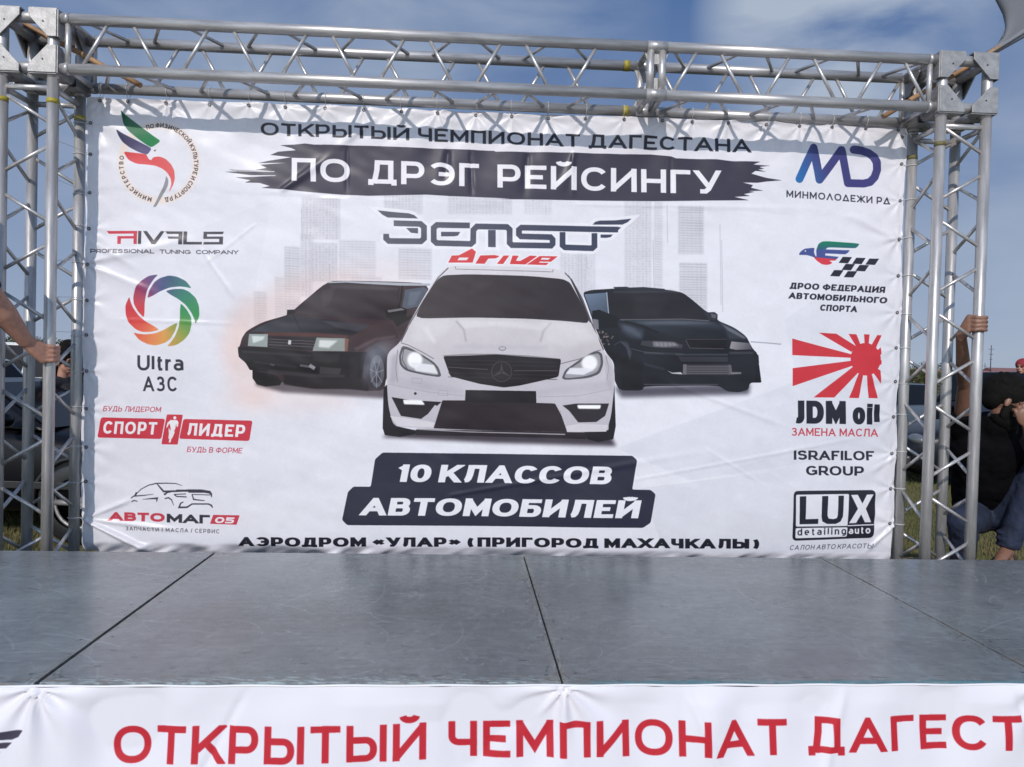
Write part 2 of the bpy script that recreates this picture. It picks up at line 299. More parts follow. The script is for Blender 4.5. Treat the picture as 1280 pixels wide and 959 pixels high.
# ---- a geometric alphabet drawn as strokes: u to the right, v up, both 0..1 on the stroke's centre line
def Ar(cx, cy, rx, ry, a0, a1, n=14, e=2.25):
    o = []
    for i in range(n+1):
        t = R(a0+(a1-a0)*i/n); c, s_ = math.cos(t), math.sin(t)
        o.append((cx+rx*math.copysign(abs(c)**(2/e), c), cy+ry*math.copysign(abs(s_)**(2/e), s_)))
    return o
ST, SB = [(0, 0), (0, 1)], [(1, 0), (1, 1)]
G = {
'А': (.95, [('d', [(0, 0), (.5, 1), (1, 0)]), ('b', [(.2, .3), (.8, .3)])]),
'Б': (.76, [('s', [(.93, 1), (0, 1), (0, 0), (.62, 0)]+Ar(.64, .29, .36, .29, -90, 90)+[(0, .58)])]),
'В': (.78, [('s', [(0, .53), (0, 1), (.6, 1)]+Ar(.62, .765, .31, .235, 90, -90)+[(0, .53)]), ('s', [(0, .53), (.64, .53)]+Ar(.64, .265, .36, .265, 90, -90)+[(0, 0), (0, .53)])]),
'Г': (.64, [('s', [(0, 0), (0, 1), (1, 1)])]),
'Д': (.95, [('s', [(.16, 0), (.26, .6), (.28, 1), (.86, 1), (.86, 0)]), ('n', [(0, -.2), (0, 0), (1, 0), (1, -.2)])]),
'Е': (.7, [('s', [(1, 1), (0, 1), (0, 0), (1, 0)]), ('b', [(0, .5), (.95, .5)])]),
'Ж': (1.15, [('d', [(0, 1), (.42, .5), (0, 0)]), ('d', [(1, 1), (.58, .5), (1, 0)]), ('s', [(.5, 0), (.5, 1)]), ('b', [(.38, .5), (.62, .5)])]),
'З': (.7, [('b', [(.02, .84)]+Ar(.45, .76, .45, .24, 125, -90)+[(.3, .53)]), ('b', [(.3, .53)]+Ar(.45, .265, .55, .265, 90, -130)+[(-.03, .13)])]),
'И': (.86, [('s', ST), ('s', SB), ('D', [(0, .0), (1, 1)])]),
'К': (.8, [('s', ST), ('e', [(.08, .33), (1, 1)]), ('e', [(.42, .58), (1.02, 0)])]),
'Л': (.86, [('b', [(-.05, .0), (.08, .02), (.16, .12), (.22, .4), (.26, 1)]), ('s', [(.25, 1), (1, 1), (1, 0)])]),
'М': (.98, [('s', ST), ('s', SB), ('D', [(0, 1.02), (.5, .2), (1, 1.02)])]),
'Н': (.82, [('s', ST), ('s', SB), ('b', [(0, .5), (1, .5)])]),
'О': (.98, [('c', Ar(.5, .5, .5, .5, 0, 360, 40)[:-1])]),
'П': (.8, [('s', [(0, 0), (0, 1), (1, 1), (1, 0)])]),
'Р': (.76, [('s', [(0, 0), (0, 1), (.6, 1)]+Ar(.62, .67, .38, .33, 90, -90)+[(0, .34)])]),
'С': (.84, [('b', Ar(.54, .5, .54, .5, 36, 324, 30))]),
'Т': (.76, [('s', [(0, 1), (1, 1)]), ('s', [(.5, 0), (.5, 1)])]),
'У': (.82, [('e', [(.54, .28), (0, 1)]), ('e', [(.12, .01), (.40, .01), (.55, .14), (1, 1)])]),
'Ф': (1.1, [('s', [(.5, 0), (.5, 1)]), ('c', Ar(.5, .5, .5, .34, 0, 360, 32)[:-1])]),
'Х': (.86, [('d', [(0, 0), (1, 1)]), ('d', [(0, 1), (1, 0)])]),
'Ц': (.86, [('s', [(0, 1), (0, 0), (1, 0)]), ('s', [(.88, 1), (.88, 0)]), ('n', [(1, 0), (1, -.2)])]),
'Ч': (.74, [('s', SB), ('s', [(0, 1), (0, .62)]+Ar(.35, .62, .35, .24, 180, 270)+[(1, .38)])]),
'Ы': (1.05, [('s', [(0, 1), (0, 0), (.42, 0)]+Ar(.44, .31, .27, .31, -90, 90)+[(0, .62)]), ('s', SB)]),
'Ь': (.74, [('s', [(0, 1), (0, 0), (.6, 0)]+Ar(.62, .31, .38, .31, -90, 90)+[(0, .62)])]),
'Э': (.86, [('b', Ar(.46, .5, .54, .5, 138, -138, 30)), ('b', [(.35, .5), (1, .5)])]),
'Я': (.76, [('s', [(1, 0), (1, 1), (.4, 1)]+Ar(.38, .67, .38, .33, 90, 270)+[(1, .34)]), ('e', [(.5, .36), (0, 0)])]),
'D': (.84, [('s', [(0, 0), (0, 1), (.45, 1)]+Ar(.45, .5, .55, .5, 90, -90, 18)+[(0, 0), (0, .1)])]),
'F': (.66, [('s', [(0, 0), (0, 1), (1, 1)]), ('b', [(0, .5), (.9, .5)])]),
'G': (.92, [('b', Ar(.52, .5, .52, .5, 42, 340, 30)), ('s', [(1, .12), (1, .46)]), ('b', [(.55, .46), (1.08, .46)])]),
'I': (.0, [('s', [(.5, 0), (.5, 1)])]),
'J': (.5, [('s', [(1, 1), (1, .3)]), ('b', [(1, .35)]+Ar(.5, .3, .5, .3, 0, -90)+[(.0, .02)])]),
'L': (.6, [('s', [(0, 1), (0, 0), (1, 0)])]),
'R': (.78, [('s', [(0, 0), (0, 1), (.6, 1)]+Ar(.62, .69, .36, .31, 90, -90)+[(0, .38)]), ('e', [(.5, .4), (1, 0)])]),
'S': (.78, [('b', [(.96, .8)]+Ar(.5, .77, .47, .23, 50, 270)+Ar(.5, .27, .5, .27, 90, -130)+[(.0, .16)])]),
'U': (.82, [('s', [(0, 1), (0, .4)]+Ar(.5, .4, .5, .4, 180, 360, 16)+[(1, 1)])]),
'V': (.86, [('d', [(0, 1), (.5, 0), (1, 1)])]),
'X': (.86, [('d', [(0, 0), (1, 1)]), ('d', [(0, 1), (1, 0)])]),
'Y': (.8, [('d', [(0, 1), (.5, .45), (1, 1)]), ('s', [(.5, 0), (.5, .45)])]),
'N': (.84, [('s', ST), ('s', SB), ('D', [(0, 1), (1, 0)])]),
'0': (.78, [('c', Ar(.5, .5, .5, .5, 0, 360, 40)[:-1])]),
'1': (.42, [('s', [(1, 0), (1, 1)]), ('b', [(1.05, 1), (.6, .9), (.0, .78)])]),
'5': (.74, [('s', [(.95, 1), (.05, 1), (.05, .58), (.6, .58)]+Ar(.6, .29, .4, .29, 90, -90)+[(0, 0)])]),
'/': (.36, [('d', [(0, 0), (1, 1)])]),
'«': (.8, [('b', [(.5, .78), (.1, .5), (.5, .22)]), ('b', [(1, .78), (.6, .5), (1, .22)])]),
'»': (.8, [('b', [(0, .78), (.4, .5), (0, .22)]), ('b', [(.5, .78), (.9, .5), (.5, .22)])]),
'(': (.5, [('n', Ar(1, .45, .9, .66, 118, 242, 10, 2))]), ')': (.5, [('n', Ar(0, .45, .9, .66, 62, -62, 10, 2))]),
'l': (.0, [('n', [(.5, 0), (.5, 1.05)])]), 'i': (.0, [('s', [(.5, 0), (.5, .7)]), ('n', [(.5, .88), (.5, 1.08)])]),
't': (.42, [('b', [(.35, 1), (.35, .2), (.5, .0), (1.1, .0)]), ('b', [(-.1, .7), (1.05, .7)])]),
'r': (.4, [('s', [(0, 0), (0, .7)]), ('b', [(0, .42), (.3, .68), (1.1, .7)])]),
'a': (.62, [('b', [(.08, .68), (.6, .7), (.9, .62), (1, .5), (1, -.06)]), ('c', Ar(.48, .2, .5, .2, 0, 360, 20)[:-1])]),
'o': (.66, [('c', Ar(.5, .35, .5, .36, 0, 360, 28)[:-1])]), 'd': (.64, [('s', [(1, 0), (1, 1)]), ('c', Ar(.5, .35, .5, .36, 0, 360, 28)[:-1])]),
'e': (.64, [('b', [(.08, .36), (1, .36)]+Ar(.5, .36, .5, .35, 0, 300, 24))]), 'n': (.6, [('s', [(0, 0), (0, .7)]), ('s', [(0, .55)]+Ar(.5, .45, .5, .26, 150, 0)+[(1, 0)])]),
'g': (.64, [('c', Ar(.5, .35, .5, .36, 0, 360, 28)[:-1]), ('b', [(1, .7), (1, -.12), (.8, -.26), (.1, -.26)])]), 'u': (.6, [('s', [(1, 0), (1, .7)]), ('s', [(0, .7), (0, .3)]+Ar(.5, .26, .5, .26, 180, 300))]),
'v': (.66, [('n', [(0, .7), (.5, .02), (1, .7)])]),
}
for a, b in zip('ABEKMHOPCT', 'АВЕКМНОРСТ'): G[a] = G[b]
G['λ'] = (.86, [('d', [(0, 0), (.5, 1), (1, 0)])]); G['δ'] = (.9, [('d', [(0, 0), (.5, 1), (1, 0)]), ('s', [(.04, 0), (.96, 0)])])
G['Й'] = (G['И'][0], G['И'][1]+[('n', Ar(.5, 1.36, .26, .14, 180, 360, 8, 2))])
def clip(P, y0, y1, x0=None, x1=None):
    def cut(P, f, g):
        o = []
        for i in range(len(P)):
            a, b = P[i-1], P[i]; fa, fb = f(a), f(b)
            if (fa >= 0) != (fb >= 0): t = fa/(fa-fb); o.append((a[0]+(b[0]-a[0])*t, a[1]+(b[1]-a[1])*t))
            if fb >= 0: o.append(b)
        return o
    P = [tuple(p) for p in P]
    P = cut(P, lambda p: p[1]-y0, 0); P = cut(P, lambda p: y1-p[1], 0) if P else P
    if x0 is not None:
        P = cut(P, lambda p: p[0]-x0, 0) if P else P; P = cut(P, lambda p: x1-p[0], 0) if P else P
    return P
def layout(txt, t, track, ws, space=.42):
    x = 0; out = []
    for ch in txt:
        if ch == ' ': x += space*ws; continue
        w, st = G[ch]; W = w*ws+t*(1 if w == 0 else .35); polys = []
        for k, pts in st:
            q = [(t/2+u*(W-t), (t/2+v*(1-t)) if 0 <= v <= 1 else (v*(1-t)+t/2)) for u, v in pts]
            if k == 'e':
                q = list(q); d = (q[-1][0]-q[-2][0], q[-1][1]-q[-2][1]); Ld = math.hypot(*d); q[-1] = (q[-1][0]+d[0]/Ld*t*.9, q[-1][1]+d[1]/Ld*t*.9)
            cap = {'e': 0, 's': t/2, 'd': t*.9, 'D': t*.9, 'n': 0, 'b': 0, 'c': 0}[k]
            for c in strokepoly(q, t, k == 'c', cap):
                if k in 'de': c = clip(c, 0, 1)
                if k == 'D': c = clip(c, 0, 1, 0, W)
                if len(c) > 1: polys.append(([[(px+x, py) for px, py in cc] for cc in c]) if k == 'c' else [[(px+x, py) for px, py in c]])
        out.append((x, W, polys)); x += W+track
    return out, x-track
def text(cv, txt, x0, y0, x1, y1, h0, h1, t, col, track=.14, ws=.85, skew=0, alpha=1, space=.42):
    """letters between two baseline ends; the width is fitted, cap height goes from h0 to h1"""
    lay, W = layout(txt, t, track, ws, space)
    def f(p):
        u = p[0]/W; h = h0+(h1-h0)*u
        return (x0+(x1-x0)*u+p[1]*h*skew, y0+(y1-y0)*u-p[1]*h)
    for x, w, polys in lay:
        for c in polys: cv.fill([[f(p) for p in cc] for cc in c], col, alpha)
def ringtext(cv, txt, cx, cy, r, a0, a1, h, t, col):
    lay, W = layout(txt, t, .35, .8)
    for x, w, polys in lay:
        a = R(a0+(a1-a0)*(x+w/2)/W)
        for c in polys:
            cv.fill([[(cx+math.sin(a)*(r+p[1]*h)+math.cos(a)*(p[0]-x-w/2)*h, cy-math.cos(a)*(r+p[1]*h)+math.sin(a)*(p[0]-x-w/2)*h) for p in cc] for cc in c], col)
def Z(ox, oy, k, P): return [(ox+x/k, oy+y/k) for x, y in P]
# ------------------------------------------------------------------ the artwork printed on the big banner
DK = (44, 44, 60)
def banner_art():
    cv = Canvas(YB, -2.07, 2.315, CAMZ-1.06, CAMZ+1.40, 700, (232, 232, 240)); F = cv.fill
    # pale facets of the background print
    for P, c, a in [([(104, 470), (520, 560), (104, 690)], (224, 225, 233), .25), ([(770, 560), (1120, 430), (1125, 560), (860, 600)], (216, 218, 228), .5), ([(850, 540), (1000, 500), (980, 400), (1120, 300), (1135, 470)], (218, 220, 229), .4),
                    ([(210, 300), (340, 250), (300, 470), (250, 400)], (222, 222, 231), .4), ([(800, 610), (960, 590), (1120, 690), (830, 690)], (220, 221, 230), .8), ([(900, 590), (1120, 520), (1120, 640)], (213, 215, 225), .4)]:
        F(P, c, a)
    # faded city
    def tower(x0, x1, y0, y1, a, mode, c=(176, 174, 184), st=3.2):
        F([(x0, y0), (x1, y0+1), (x1, y1), (x0, y1)], (198, 197, 205), a*.75, blur=1)
        for xk in np.arange(x0+1, x1, 5.2): cv.stroke([(xk, y0+1), (xk+.6, y1)], rng.uniform(.5, 1.6), (182, 180, 190), a*rng.uniform(.1, .55), blur=.5)
        y = y0+2
        while y < y1-2:
            if mode == 0: cv.stroke([(x0+1, y), (x1-1, y+rng.uniform(.5, 1.5))], rng.uniform(.9, 1.7), c, a*rng.uniform(.3, .8))
            else:
                x = x0+2
                while x < x1-2:
                    if rng.random() < .8: F([(x, y), (x+1.9, y+.1), (x+1.9, y+1.7), (x, y+1.6)], c, a*rng.uniform(.3, .9))
                    x += 4.1
            y += st
    for q in [(377, 425, 247, 300, .65, 1), (389, 422, 303, 352, .7, 1), (356, 376, 308, 400, .6, 0), (376, 392, 292, 372, .6, 1), (344, 356, 346, 420, .45, 0), (424, 470, 300, 350, .4, 0), (318, 334, 364, 420, .5, 0), (480, 528, 243, 268, .5, 1),
              (498, 540, 310, 350, .55, 0), (560, 640, 243, 268, .45, 1), (570, 630, 255, 262, .3, 0), (655, 690, 245, 268, .35, 1), (700, 745, 310, 372, .4, 1), (720, 735, 312, 372, .35, 1), (781, 815, 250, 362, .5, 1), (818, 829, 251, 360, .45, 0),
              (848, 880, 257, 318, .75, 0), (849, 884, 328, 396, .7, 0), (440, 478, 345, 352, .4, 0)]: tower(*q)
    for x, y0, y1 in [(834, 256, 304), (900, 280, 382), (902, 300, 390), (733, 320, 336), (817, 300, 360), (412, 330, 352), (377, 262, 300)]: cv.stroke([(x, y0), (x+1, y1)], 1, (170, 170, 182), .5)
    # warm glow round the left car
    for cx, cy, rx, ry, a in [(318, 440, 38, 70, .75), (400, 375, 70, 34, .65), (360, 500, 90, 16, .45), (300, 430, 22, 30, .5), (470, 345, 60, 18, .35)]:
        F(ellipse(cx, cy, rx, ry), (242, 206, 194), a*.55, blur=8)
    F(ellipse(640, 200, 220, 30), (236, 226, 230), .3, blur=10)

    # --- left car: dark boxy hatchback
    L = lambda P: Z(280, 300, 4.568, P)
    F(L([(180, 830), (340, 870), (920, 905), (920, 830), (500, 800), (200, 790)]), (70, 60, 66), .8, blur=2)
    F(L([(165, 740), (165, 790), (190, 825), (240, 838), (320, 830), (345, 790), (340, 750)]), (24, 20, 26))
    body = L([(590, 237), (700, 234), (1000, 240), (1180, 250), (1130, 450), (1010, 640), (930, 700), (920, 860), (820, 862), (700, 850), (520, 850), (345, 825), (300, 770), (160, 745), (125, 700), (88, 670), (82, 625), (95, 600), (105, 560), (130, 520), (220, 470), (370, 428), (400, 400)])
    F(sm(body, 2, .18), cv.grad([((300, 400), (48, 33, 40)), ((490, 430), (62, 46, 52))]))
    F(L([(590, 240), (700, 236), (1180, 250), (1175, 262), (1010, 262), (700, 246), (600, 250)]), (176, 180, 188))
    F(L([(590, 248), (700, 244), (1005, 265), (1000, 380), (960, 460), (800, 450), (410, 420), (420, 395), (500, 320)]), cv.grad([((380, 350), (62, 54, 60)), ((500, 400), (44, 34, 40))]))
    F(L([(560, 290), (640, 270), (600, 370), (560, 380)]), (78, 74, 82), .5, blur=1)
    F(L([(1035, 285), (1140, 270), (1165, 285), (1110, 380), (1040, 395), (1015, 400)]), (84, 90, 104))
    F(L([(1060, 300), (1130, 290), (1090, 370), (1050, 375)]), (120, 128, 142), .5, blur=1)
    cv.stroke(L([(1020, 262), (1010, 340), (985, 460)]), 2.4, (22, 18, 22))
    F(L([(375, 430), (560, 450), (850, 490), (800, 525), (720, 545), (540, 540), (230, 525), (150, 525), (240, 478)]), cv.grad([((330, 395), (62, 64, 74)), ((400, 420), (32, 30, 40))]))
    F(L([(560, 462), (700, 470), (850, 490), (770, 525), (640, 500)]), (96, 94, 102), .5, blur=1)
    cv.stroke(L([(398, 428), (420, 480), (440, 520)]), .8, (20, 18, 26))
    F(L([(230, 528), (540, 530), (710, 545), (700, 560), (540, 552), (230, 545)]), (92, 54, 52), .8, blur=.6)
    F(L([(850, 480), (960, 470), (1000, 560), (900, 570), (820, 620), (720, 640), (715, 560)]), cv.grad([((460, 410), (66, 48, 52)), ((470, 440), (42, 28, 36))]))
    F(L([(250, 550), (525, 560), (505, 632), (250, 612)]), (36, 30, 36))
    for yy in (566, 582, 598): cv.stroke(L([(256, yy), (515, yy+14)]), .9, (92, 86, 92))
    F(L([(370, 572), (386, 574), (383, 598), (366, 596)]), (205, 205, 208))
    F(L([(145, 537), (252, 538), (250, 612), (138, 606)]), (150, 160, 158)); F(L([(160, 548), (235, 550), (225, 570), (168, 590)]), (214, 222, 220), .9, blur=.6)
    F(L([(530, 558), (700, 562), (692, 636), (507, 634)]), (146, 152, 148)); F(L([(545, 572), (650, 575), (600, 618), (540, 612)]), (228, 232, 228), .9, blur=.8)
    F(L([(690, 562), (712, 566), (705, 636), (690, 636)]), (128, 88, 76))
    F(L([(82, 612), (250, 616), (505, 640), (820, 640), (800, 700), (790, 800), (600, 800), (340, 765), (150, 742), (120, 690), (88, 668)]), (20, 17, 24))
    F(L([(340, 760), (690, 775), (800, 790), (830, 800), (825, 862), (700, 850), (520, 850), (345, 825)]), (26, 21, 27), .9, blur=1)
    F(L([(505, 645), (660, 650), (655, 690), (600, 705), (510, 690)]), (48, 46, 48), .6, blur=1)
    cv.stroke(L([(266, 710), (290, 716)]), 2, (120, 120, 124), .7); cv.stroke(L([(436, 716), (520, 728)]), 3, (130, 130, 134), .6); cv.stroke(L([(490, 715), (520, 735)]), 4.5, (160, 160, 164), .8)
    F(L([(260, 740), (520, 765), (690, 770), (690, 785), (500, 785), (250, 760)]), (70, 62, 70), .6, blur=.8)
    F(L([(550, 725), (670, 735), (660, 770), (545, 765)]), (56, 50, 54))
    F(ellipse(*L([(870, 730)])[0], 15, 27), (38, 36, 44)); F(ellipse(*L([(875, 750)])[0], 9, 20), (88, 88, 96)); F(ellipse(*L([(872, 760)])[0], 5, 13), (46, 46, 54))
    for k in range(7):
        a = R(k*51); cx, cy = L([(872, 760)])[0]; cv.stroke([(cx, cy), (cx+9*math.sin(a), cy+19*math.cos(a))], 1.1, (150, 150, 158), .7)
    for cx, cy, rx, ry, a in [(880, 650, 60, 60, .5), (850, 700, 45, 80, .35), (930, 610, 60, 40, .45), (820, 760, 20, 50, .25)]:
        F(ellipse(*L([(cx, cy)])[0], rx/4.568, ry/4.568), (140, 146, 158), a*.8, blur=4)
    F(L([(925, 400), (1020, 385), (1045, 395), (1042, 440), (1075, 430), (1070, 450), (990, 495), (960, 455), (925, 440)]), (26, 22, 26)); F(L([(932, 402), (1015, 390), (1035, 400), (940, 415)]), (120, 116, 120))
    F(L([(362, 400), (400, 398), (405, 420), (360, 430)]), (28, 24, 28))

    # soft reflections on the left car
    for P, c, a, bl in [([(430, 400), (560, 330), (760, 330), (900, 400), (700, 430)], (78, 70, 74), .35, 3), ([(600, 255), (1000, 270), (990, 290), (610, 275)], (96, 88, 92), .4, 1), ([(250, 480), (480, 470), (700, 500), (520, 520)], (92, 92, 100), .35, 2), ([(100, 630), (500, 655), (500, 668), (110, 645)], (66, 62, 68), .6, 1),
                        ([(740, 620), (860, 560), (980, 545), (980, 556), (870, 575), (760, 632)], (104, 84, 86), .6, 1), ([(720, 660), (780, 660), (770, 780), (720, 790)], (44, 38, 44), .7, 2), ([(170, 690), (420, 720), (420, 730), (180, 705)], (58, 54, 60), .6, 1)]: F(L(P), c, a, blur=bl)
    # --- right car: black coupe
    Q = lambda P: Z(700, 300, 4.568, P)
    F(Q([(310, 840), (1080, 820), (1075, 880), (350, 900)]), (60, 58, 72), .85, blur=2.5)
    F(sm(Q([(130, 300), (180, 285), (300, 278), (380, 270), (600, 282), (700, 300), (760, 345), (840, 415), (900, 425), (895, 460), (990, 500), (1060, 550), (1095, 620), (1125, 650), (1140, 800), (1145, 815), (1080, 815), (1070, 855), (1020, 870), (950, 865), (900, 830), (480, 835), (470, 860), (340, 860), (310, 800), (310, 700), (260, 640), (200, 500), (160, 380)]), 2, .16), (26, 27, 36))
    F(Q([(305, 268), (380, 266), (400, 271), (480, 268), (520, 272), (600, 279), (600, 287), (320, 281)]), (40, 44, 54))
    F(Q([(140, 310), (265, 300), (275, 430), (200, 470), (180, 420)]), cv.grad([((735, 365), (112, 130, 152)), ((755, 400), (64, 74, 92))])); cv.stroke(Q([(268, 298), (280, 440)]), 1.3, (170, 176, 186))
    F(Q([(290, 300), (640, 292), (700, 312), (830, 440), (850, 460), (600, 450), (340, 450), (300, 430)]), (31, 27, 35))
    F(Q([(330, 456), (600, 455), (900, 462), (960, 500), (965, 575), (850, 570), (700, 570), (560, 520)]), cv.grad([((800, 400), (44, 52, 62)), ((860, 425), (24, 26, 36))]))
    F(Q([(480, 470), (720, 462), (920, 480), (930, 510), (760, 500)]), (78, 88, 100), .4, blur=2); cv.stroke(Q([(345, 455), (700, 452), (850, 462)]), 1, (118, 112, 118), .8)
    cv.stroke(Q([(370, 465), (470, 490), (560, 530)]), 2.2, (14, 14, 20), .9, blur=.5)
    F(Q([(360, 480), (480, 510), (470, 570), (400, 560), (350, 520)]), (66, 76, 92), .7, blur=2); F(Q([(930, 490), (1000, 515), (1060, 560), (960, 570)]), (92, 100, 112), .4, blur=1.5)
    F(Q([(470, 575), (640, 580), (700, 600), (695, 620), (520, 612), (460, 600)]), (58, 58, 66)); F(Q([(530, 580), (650, 585), (680, 605), (600, 612), (535, 608)]), (152, 148, 156), .8, blur=.8)
    for k in range(6): cv.stroke(Q([(540+k*24, 582), (545+k*24, 610)]), .8, (90, 88, 96), .8)
    F(Q([(975, 580), (1080, 590), (1092, 625), (1000, 628), (965, 620)]), cv.grad([((915, 428), (150, 146, 150)), ((935, 437), (84, 84, 94))]))
    F(Q([(720, 570), (950, 570), (945, 620), (740, 620)]), (18, 17, 24)); cv.stroke(Q([(715, 572), (740, 618), (935, 622)]), 1.2, (72, 66, 76)); cv.stroke(Q([(720, 568), (950, 568)]), .9, (84, 62, 70), .8)
    cv.stroke(Q([(660, 655), (955, 655)]), 2, (60, 66, 78), .9); F(Q([(670, 665), (955, 668), (955, 695), (690, 695)]), (50, 50, 60))
    F(Q([(700, 712), (975, 712), (975, 772), (705, 770)]), (60, 58, 66))
    for yy in range(722, 772, 10): cv.stroke(Q([(722, yy), (958, yy)]), 1, (112, 108, 116), .8)
    F(Q([(703, 710), (722, 710), (722, 768), (700, 768)]), (110, 106, 112)); F(Q([(958, 712), (975, 716), (980, 762), (960, 772)]), (96, 92, 100))
    F(Q([(610, 745), (640, 758), (690, 755), (700, 768), (640, 764)]), (190, 190, 196)); F(Q([(970, 755), (1030, 755), (1030, 765), (975, 768)]), (120, 116, 122))
    cv.stroke(Q([(405, 620), (480, 640), (590, 650)]), 1, (74, 80, 92), .8); cv.stroke(Q([(480, 825), (900, 825)]), 1.1, (88, 84, 94), .8); cv.stroke(Q([(310, 600), (345, 580), (390, 620), (400, 700)]), 1.6, (52, 58, 70), .9)
    F(Q([(345, 690), (400, 660), (470, 700), (460, 850), (345, 850)]), (15, 15, 22), .8, blur=1.5)
    for k in range(26):
        cx, cy = Q([(rng.uniform(225, 310), rng.uniform(520, 600))])[0]; F(ellipse(cx, cy, 1.2, 1), (150, 132, 124), rng.uniform(.2, .8))
    F(Q([(185, 405), (225, 398), (255, 410), (330, 440), (335, 500), (225, 505), (185, 450)]), (14, 13, 20)); F(Q([(190, 450), (220, 455), (222, 500), (205, 495)]), (100, 112, 128))
    F(Q([(820, 415), (880, 412), (898, 425), (892, 455), (850, 460)]), (44, 44, 52)); F(Q([(860, 420), (892, 428), (888, 448), (865, 444)]), (92, 92, 100))
    F(Q([(1095, 630), (1130, 660), (1132, 705), (1105, 700)]), (24, 25, 32)); cv.stroke(Q([(1085, 582), (1170, 588), (1260, 596)]), 1.4, (158, 162, 172), .9)
    F(Q([(1110, 705), (1132, 715), (1144, 812), (1110, 812)]), (20, 20, 28))

    for P, c, a, bl in [([(420, 468), (640, 460), (840, 466), (900, 480), (700, 482), (500, 484)], (128, 134, 146), .5, 1.5), ([(905, 470), (985, 510), (1060, 560), (1050, 566), (960, 520)], (140, 146, 158), .6, 1), ([(320, 470), (420, 500), (470, 545), (455, 560), (380, 520)], (104, 110, 122), .5, 2), ([(345, 575), (385, 585), (410, 640), (400, 690), (380, 620)], (74, 78, 90), .7, 1),
                        ([(480, 640), (700, 648), (700, 656), (480, 650)], (88, 90, 100), .6, .8), ([(960, 640), (1100, 640), (1105, 650), (965, 652)], (92, 94, 104), .6, .8), ([(480, 700), (600, 735), (596, 745), (480, 715)], (60, 62, 72), .6, 1), ([(300, 290), (640, 286), (690, 302), (640, 300), (310, 302)], (84, 84, 92), .5, .8),
                        ([(420, 320), (640, 310), (560, 440), (430, 440)], (52, 48, 56), .4, 3)]: F(Q(P), c, a, blur=bl)
    # --- centre car: light sedan with dark glass
    K = lambda P: Z(460, 320, 4, P)
    F(K([(70, 905), (640, 935), (1240, 950), (1200, 880), (300, 870), (100, 890)]), (52, 44, 54), .9, blur=2.2)
    F(K([(78, 660), (100, 640), (140, 850), (250, 875), (240, 890), (160, 905), (85, 895), (74, 860)]), (28, 24, 32)); F(K([(1080, 880), (1200, 870), (1215, 700), (1232, 640), (1238, 850), (1225, 915), (1150, 930), (1095, 915)]), (28, 24, 32))
    F(K([(240, 868), (1085, 882), (1090, 915), (240, 895)]), (40, 34, 42))
    BC = (206, 202, 208)
    F(sm(K([(395, 56), (440, 50), (700, 52), (930, 62), (985, 82), (1012, 112), (1068, 220), (1112, 335), (1150, 380), (1172, 470), (1222, 522), (1236, 600), (1228, 690), (1215, 800), (1200, 850), (1196, 878), (985, 880), (640, 872), (330, 862), (150, 855), (122, 835), (100, 740), (94, 600), (96, 500), (110, 475), (162, 432), (205, 340), (232, 290), (300, 170), (355, 90)]), 2, .2), cv.grad([((640, 330), (222, 219, 224)), ((640, 540), (190, 186, 194))]))
    cv.stroke(K([(402, 60), (350, 110), (280, 220), (215, 330), (165, 430)]), 1.1, (70, 62, 70)); cv.stroke(K([(985, 84), (1020, 120), (1075, 220), (1118, 335), (1160, 430), (1178, 470)]), 1.2, (60, 54, 62))
    cv.stroke(K([(436, 52), (438, 66), (924, 80), (926, 66)]), .7, (120, 114, 120)); F(K([(1000, 90), (1014, 112), (1072, 222), (1115, 335), (1108, 330), (1062, 225)]), (46, 40, 48))
    F(sm(K([(362, 98), (500, 92), (800, 100), (1002, 118), (1062, 225), (1112, 338), (980, 325), (800, 314), (520, 308), (234, 314), (275, 225)]), 2, .14), cv.grad([((560, 345), (62, 54, 58)), ((700, 400), (48, 40, 47))]))
    F(K([(520, 140), (640, 120), (560, 180), (500, 195)]), (84, 76, 82), .25, blur=2)
    F(K([(232, 316), (520, 310), (800, 316), (1112, 338), (1150, 400), (1168, 470), (1040, 520), (960, 540), (940, 515), (380, 498), (370, 520), (330, 515), (170, 445), (205, 350)]), cv.grad([((640, 400), (214, 209, 212)), ((640, 445), (203, 198, 203))]))
    for P in ([(440, 325), (480, 370), (490, 430)], [(915, 335), (878, 375), (862, 430)]): cv.stroke(K(P), 1.6, (160, 154, 160), .8, blur=.8)
    F(K([(455, 322), (900, 335), (870, 372), (640, 350), (480, 362)]), (232, 228, 230), .6, blur=1.2); F(K([(270, 360), (300, 350), (340, 430), (330, 440)]), (236, 233, 236), .6, blur=1.2)
    cv.stroke(K([(330, 515), (270, 480), (200, 445), (165, 435)]), 1, (120, 114, 120)); cv.stroke(K([(960, 540), (1060, 515), (1130, 480), (1165, 470)]), 1, (120, 114, 120)); cv.stroke(K([(376, 500), (500, 492), (640, 492), (800, 500), (962, 516)]), 1, (130, 124, 130))
    cv.stroke([K([p])[0] for p in ellipse(672, 463, 17, 9, 20)], .9, (96, 90, 98), closed=True)
    F(rounded(K([(376, 502), (640, 493), (966, 516), (952, 605), (760, 648), (680, 658), (560, 640), (412, 602)]), 3), (32, 27, 33))
    for yy in (525, 545, 590, 610): cv.stroke(K([(400, yy-5), (640, yy), (945, yy+8)]), .7, (54, 47, 54))
    cv.stroke(K([(400, 556), (600, 568)]), 1.1, (82, 72, 78)); cv.stroke(K([(730, 574), (950, 574)]), 1.1, (82, 72, 78))
    F(ellipse(*K([(668, 578)])[0], 13.5, 13.5), (38, 33, 39)); cv.stroke(ellipse(*K([(668, 578)])[0], 12.5, 12.5), 1.2, (66, 58, 64), closed=True)
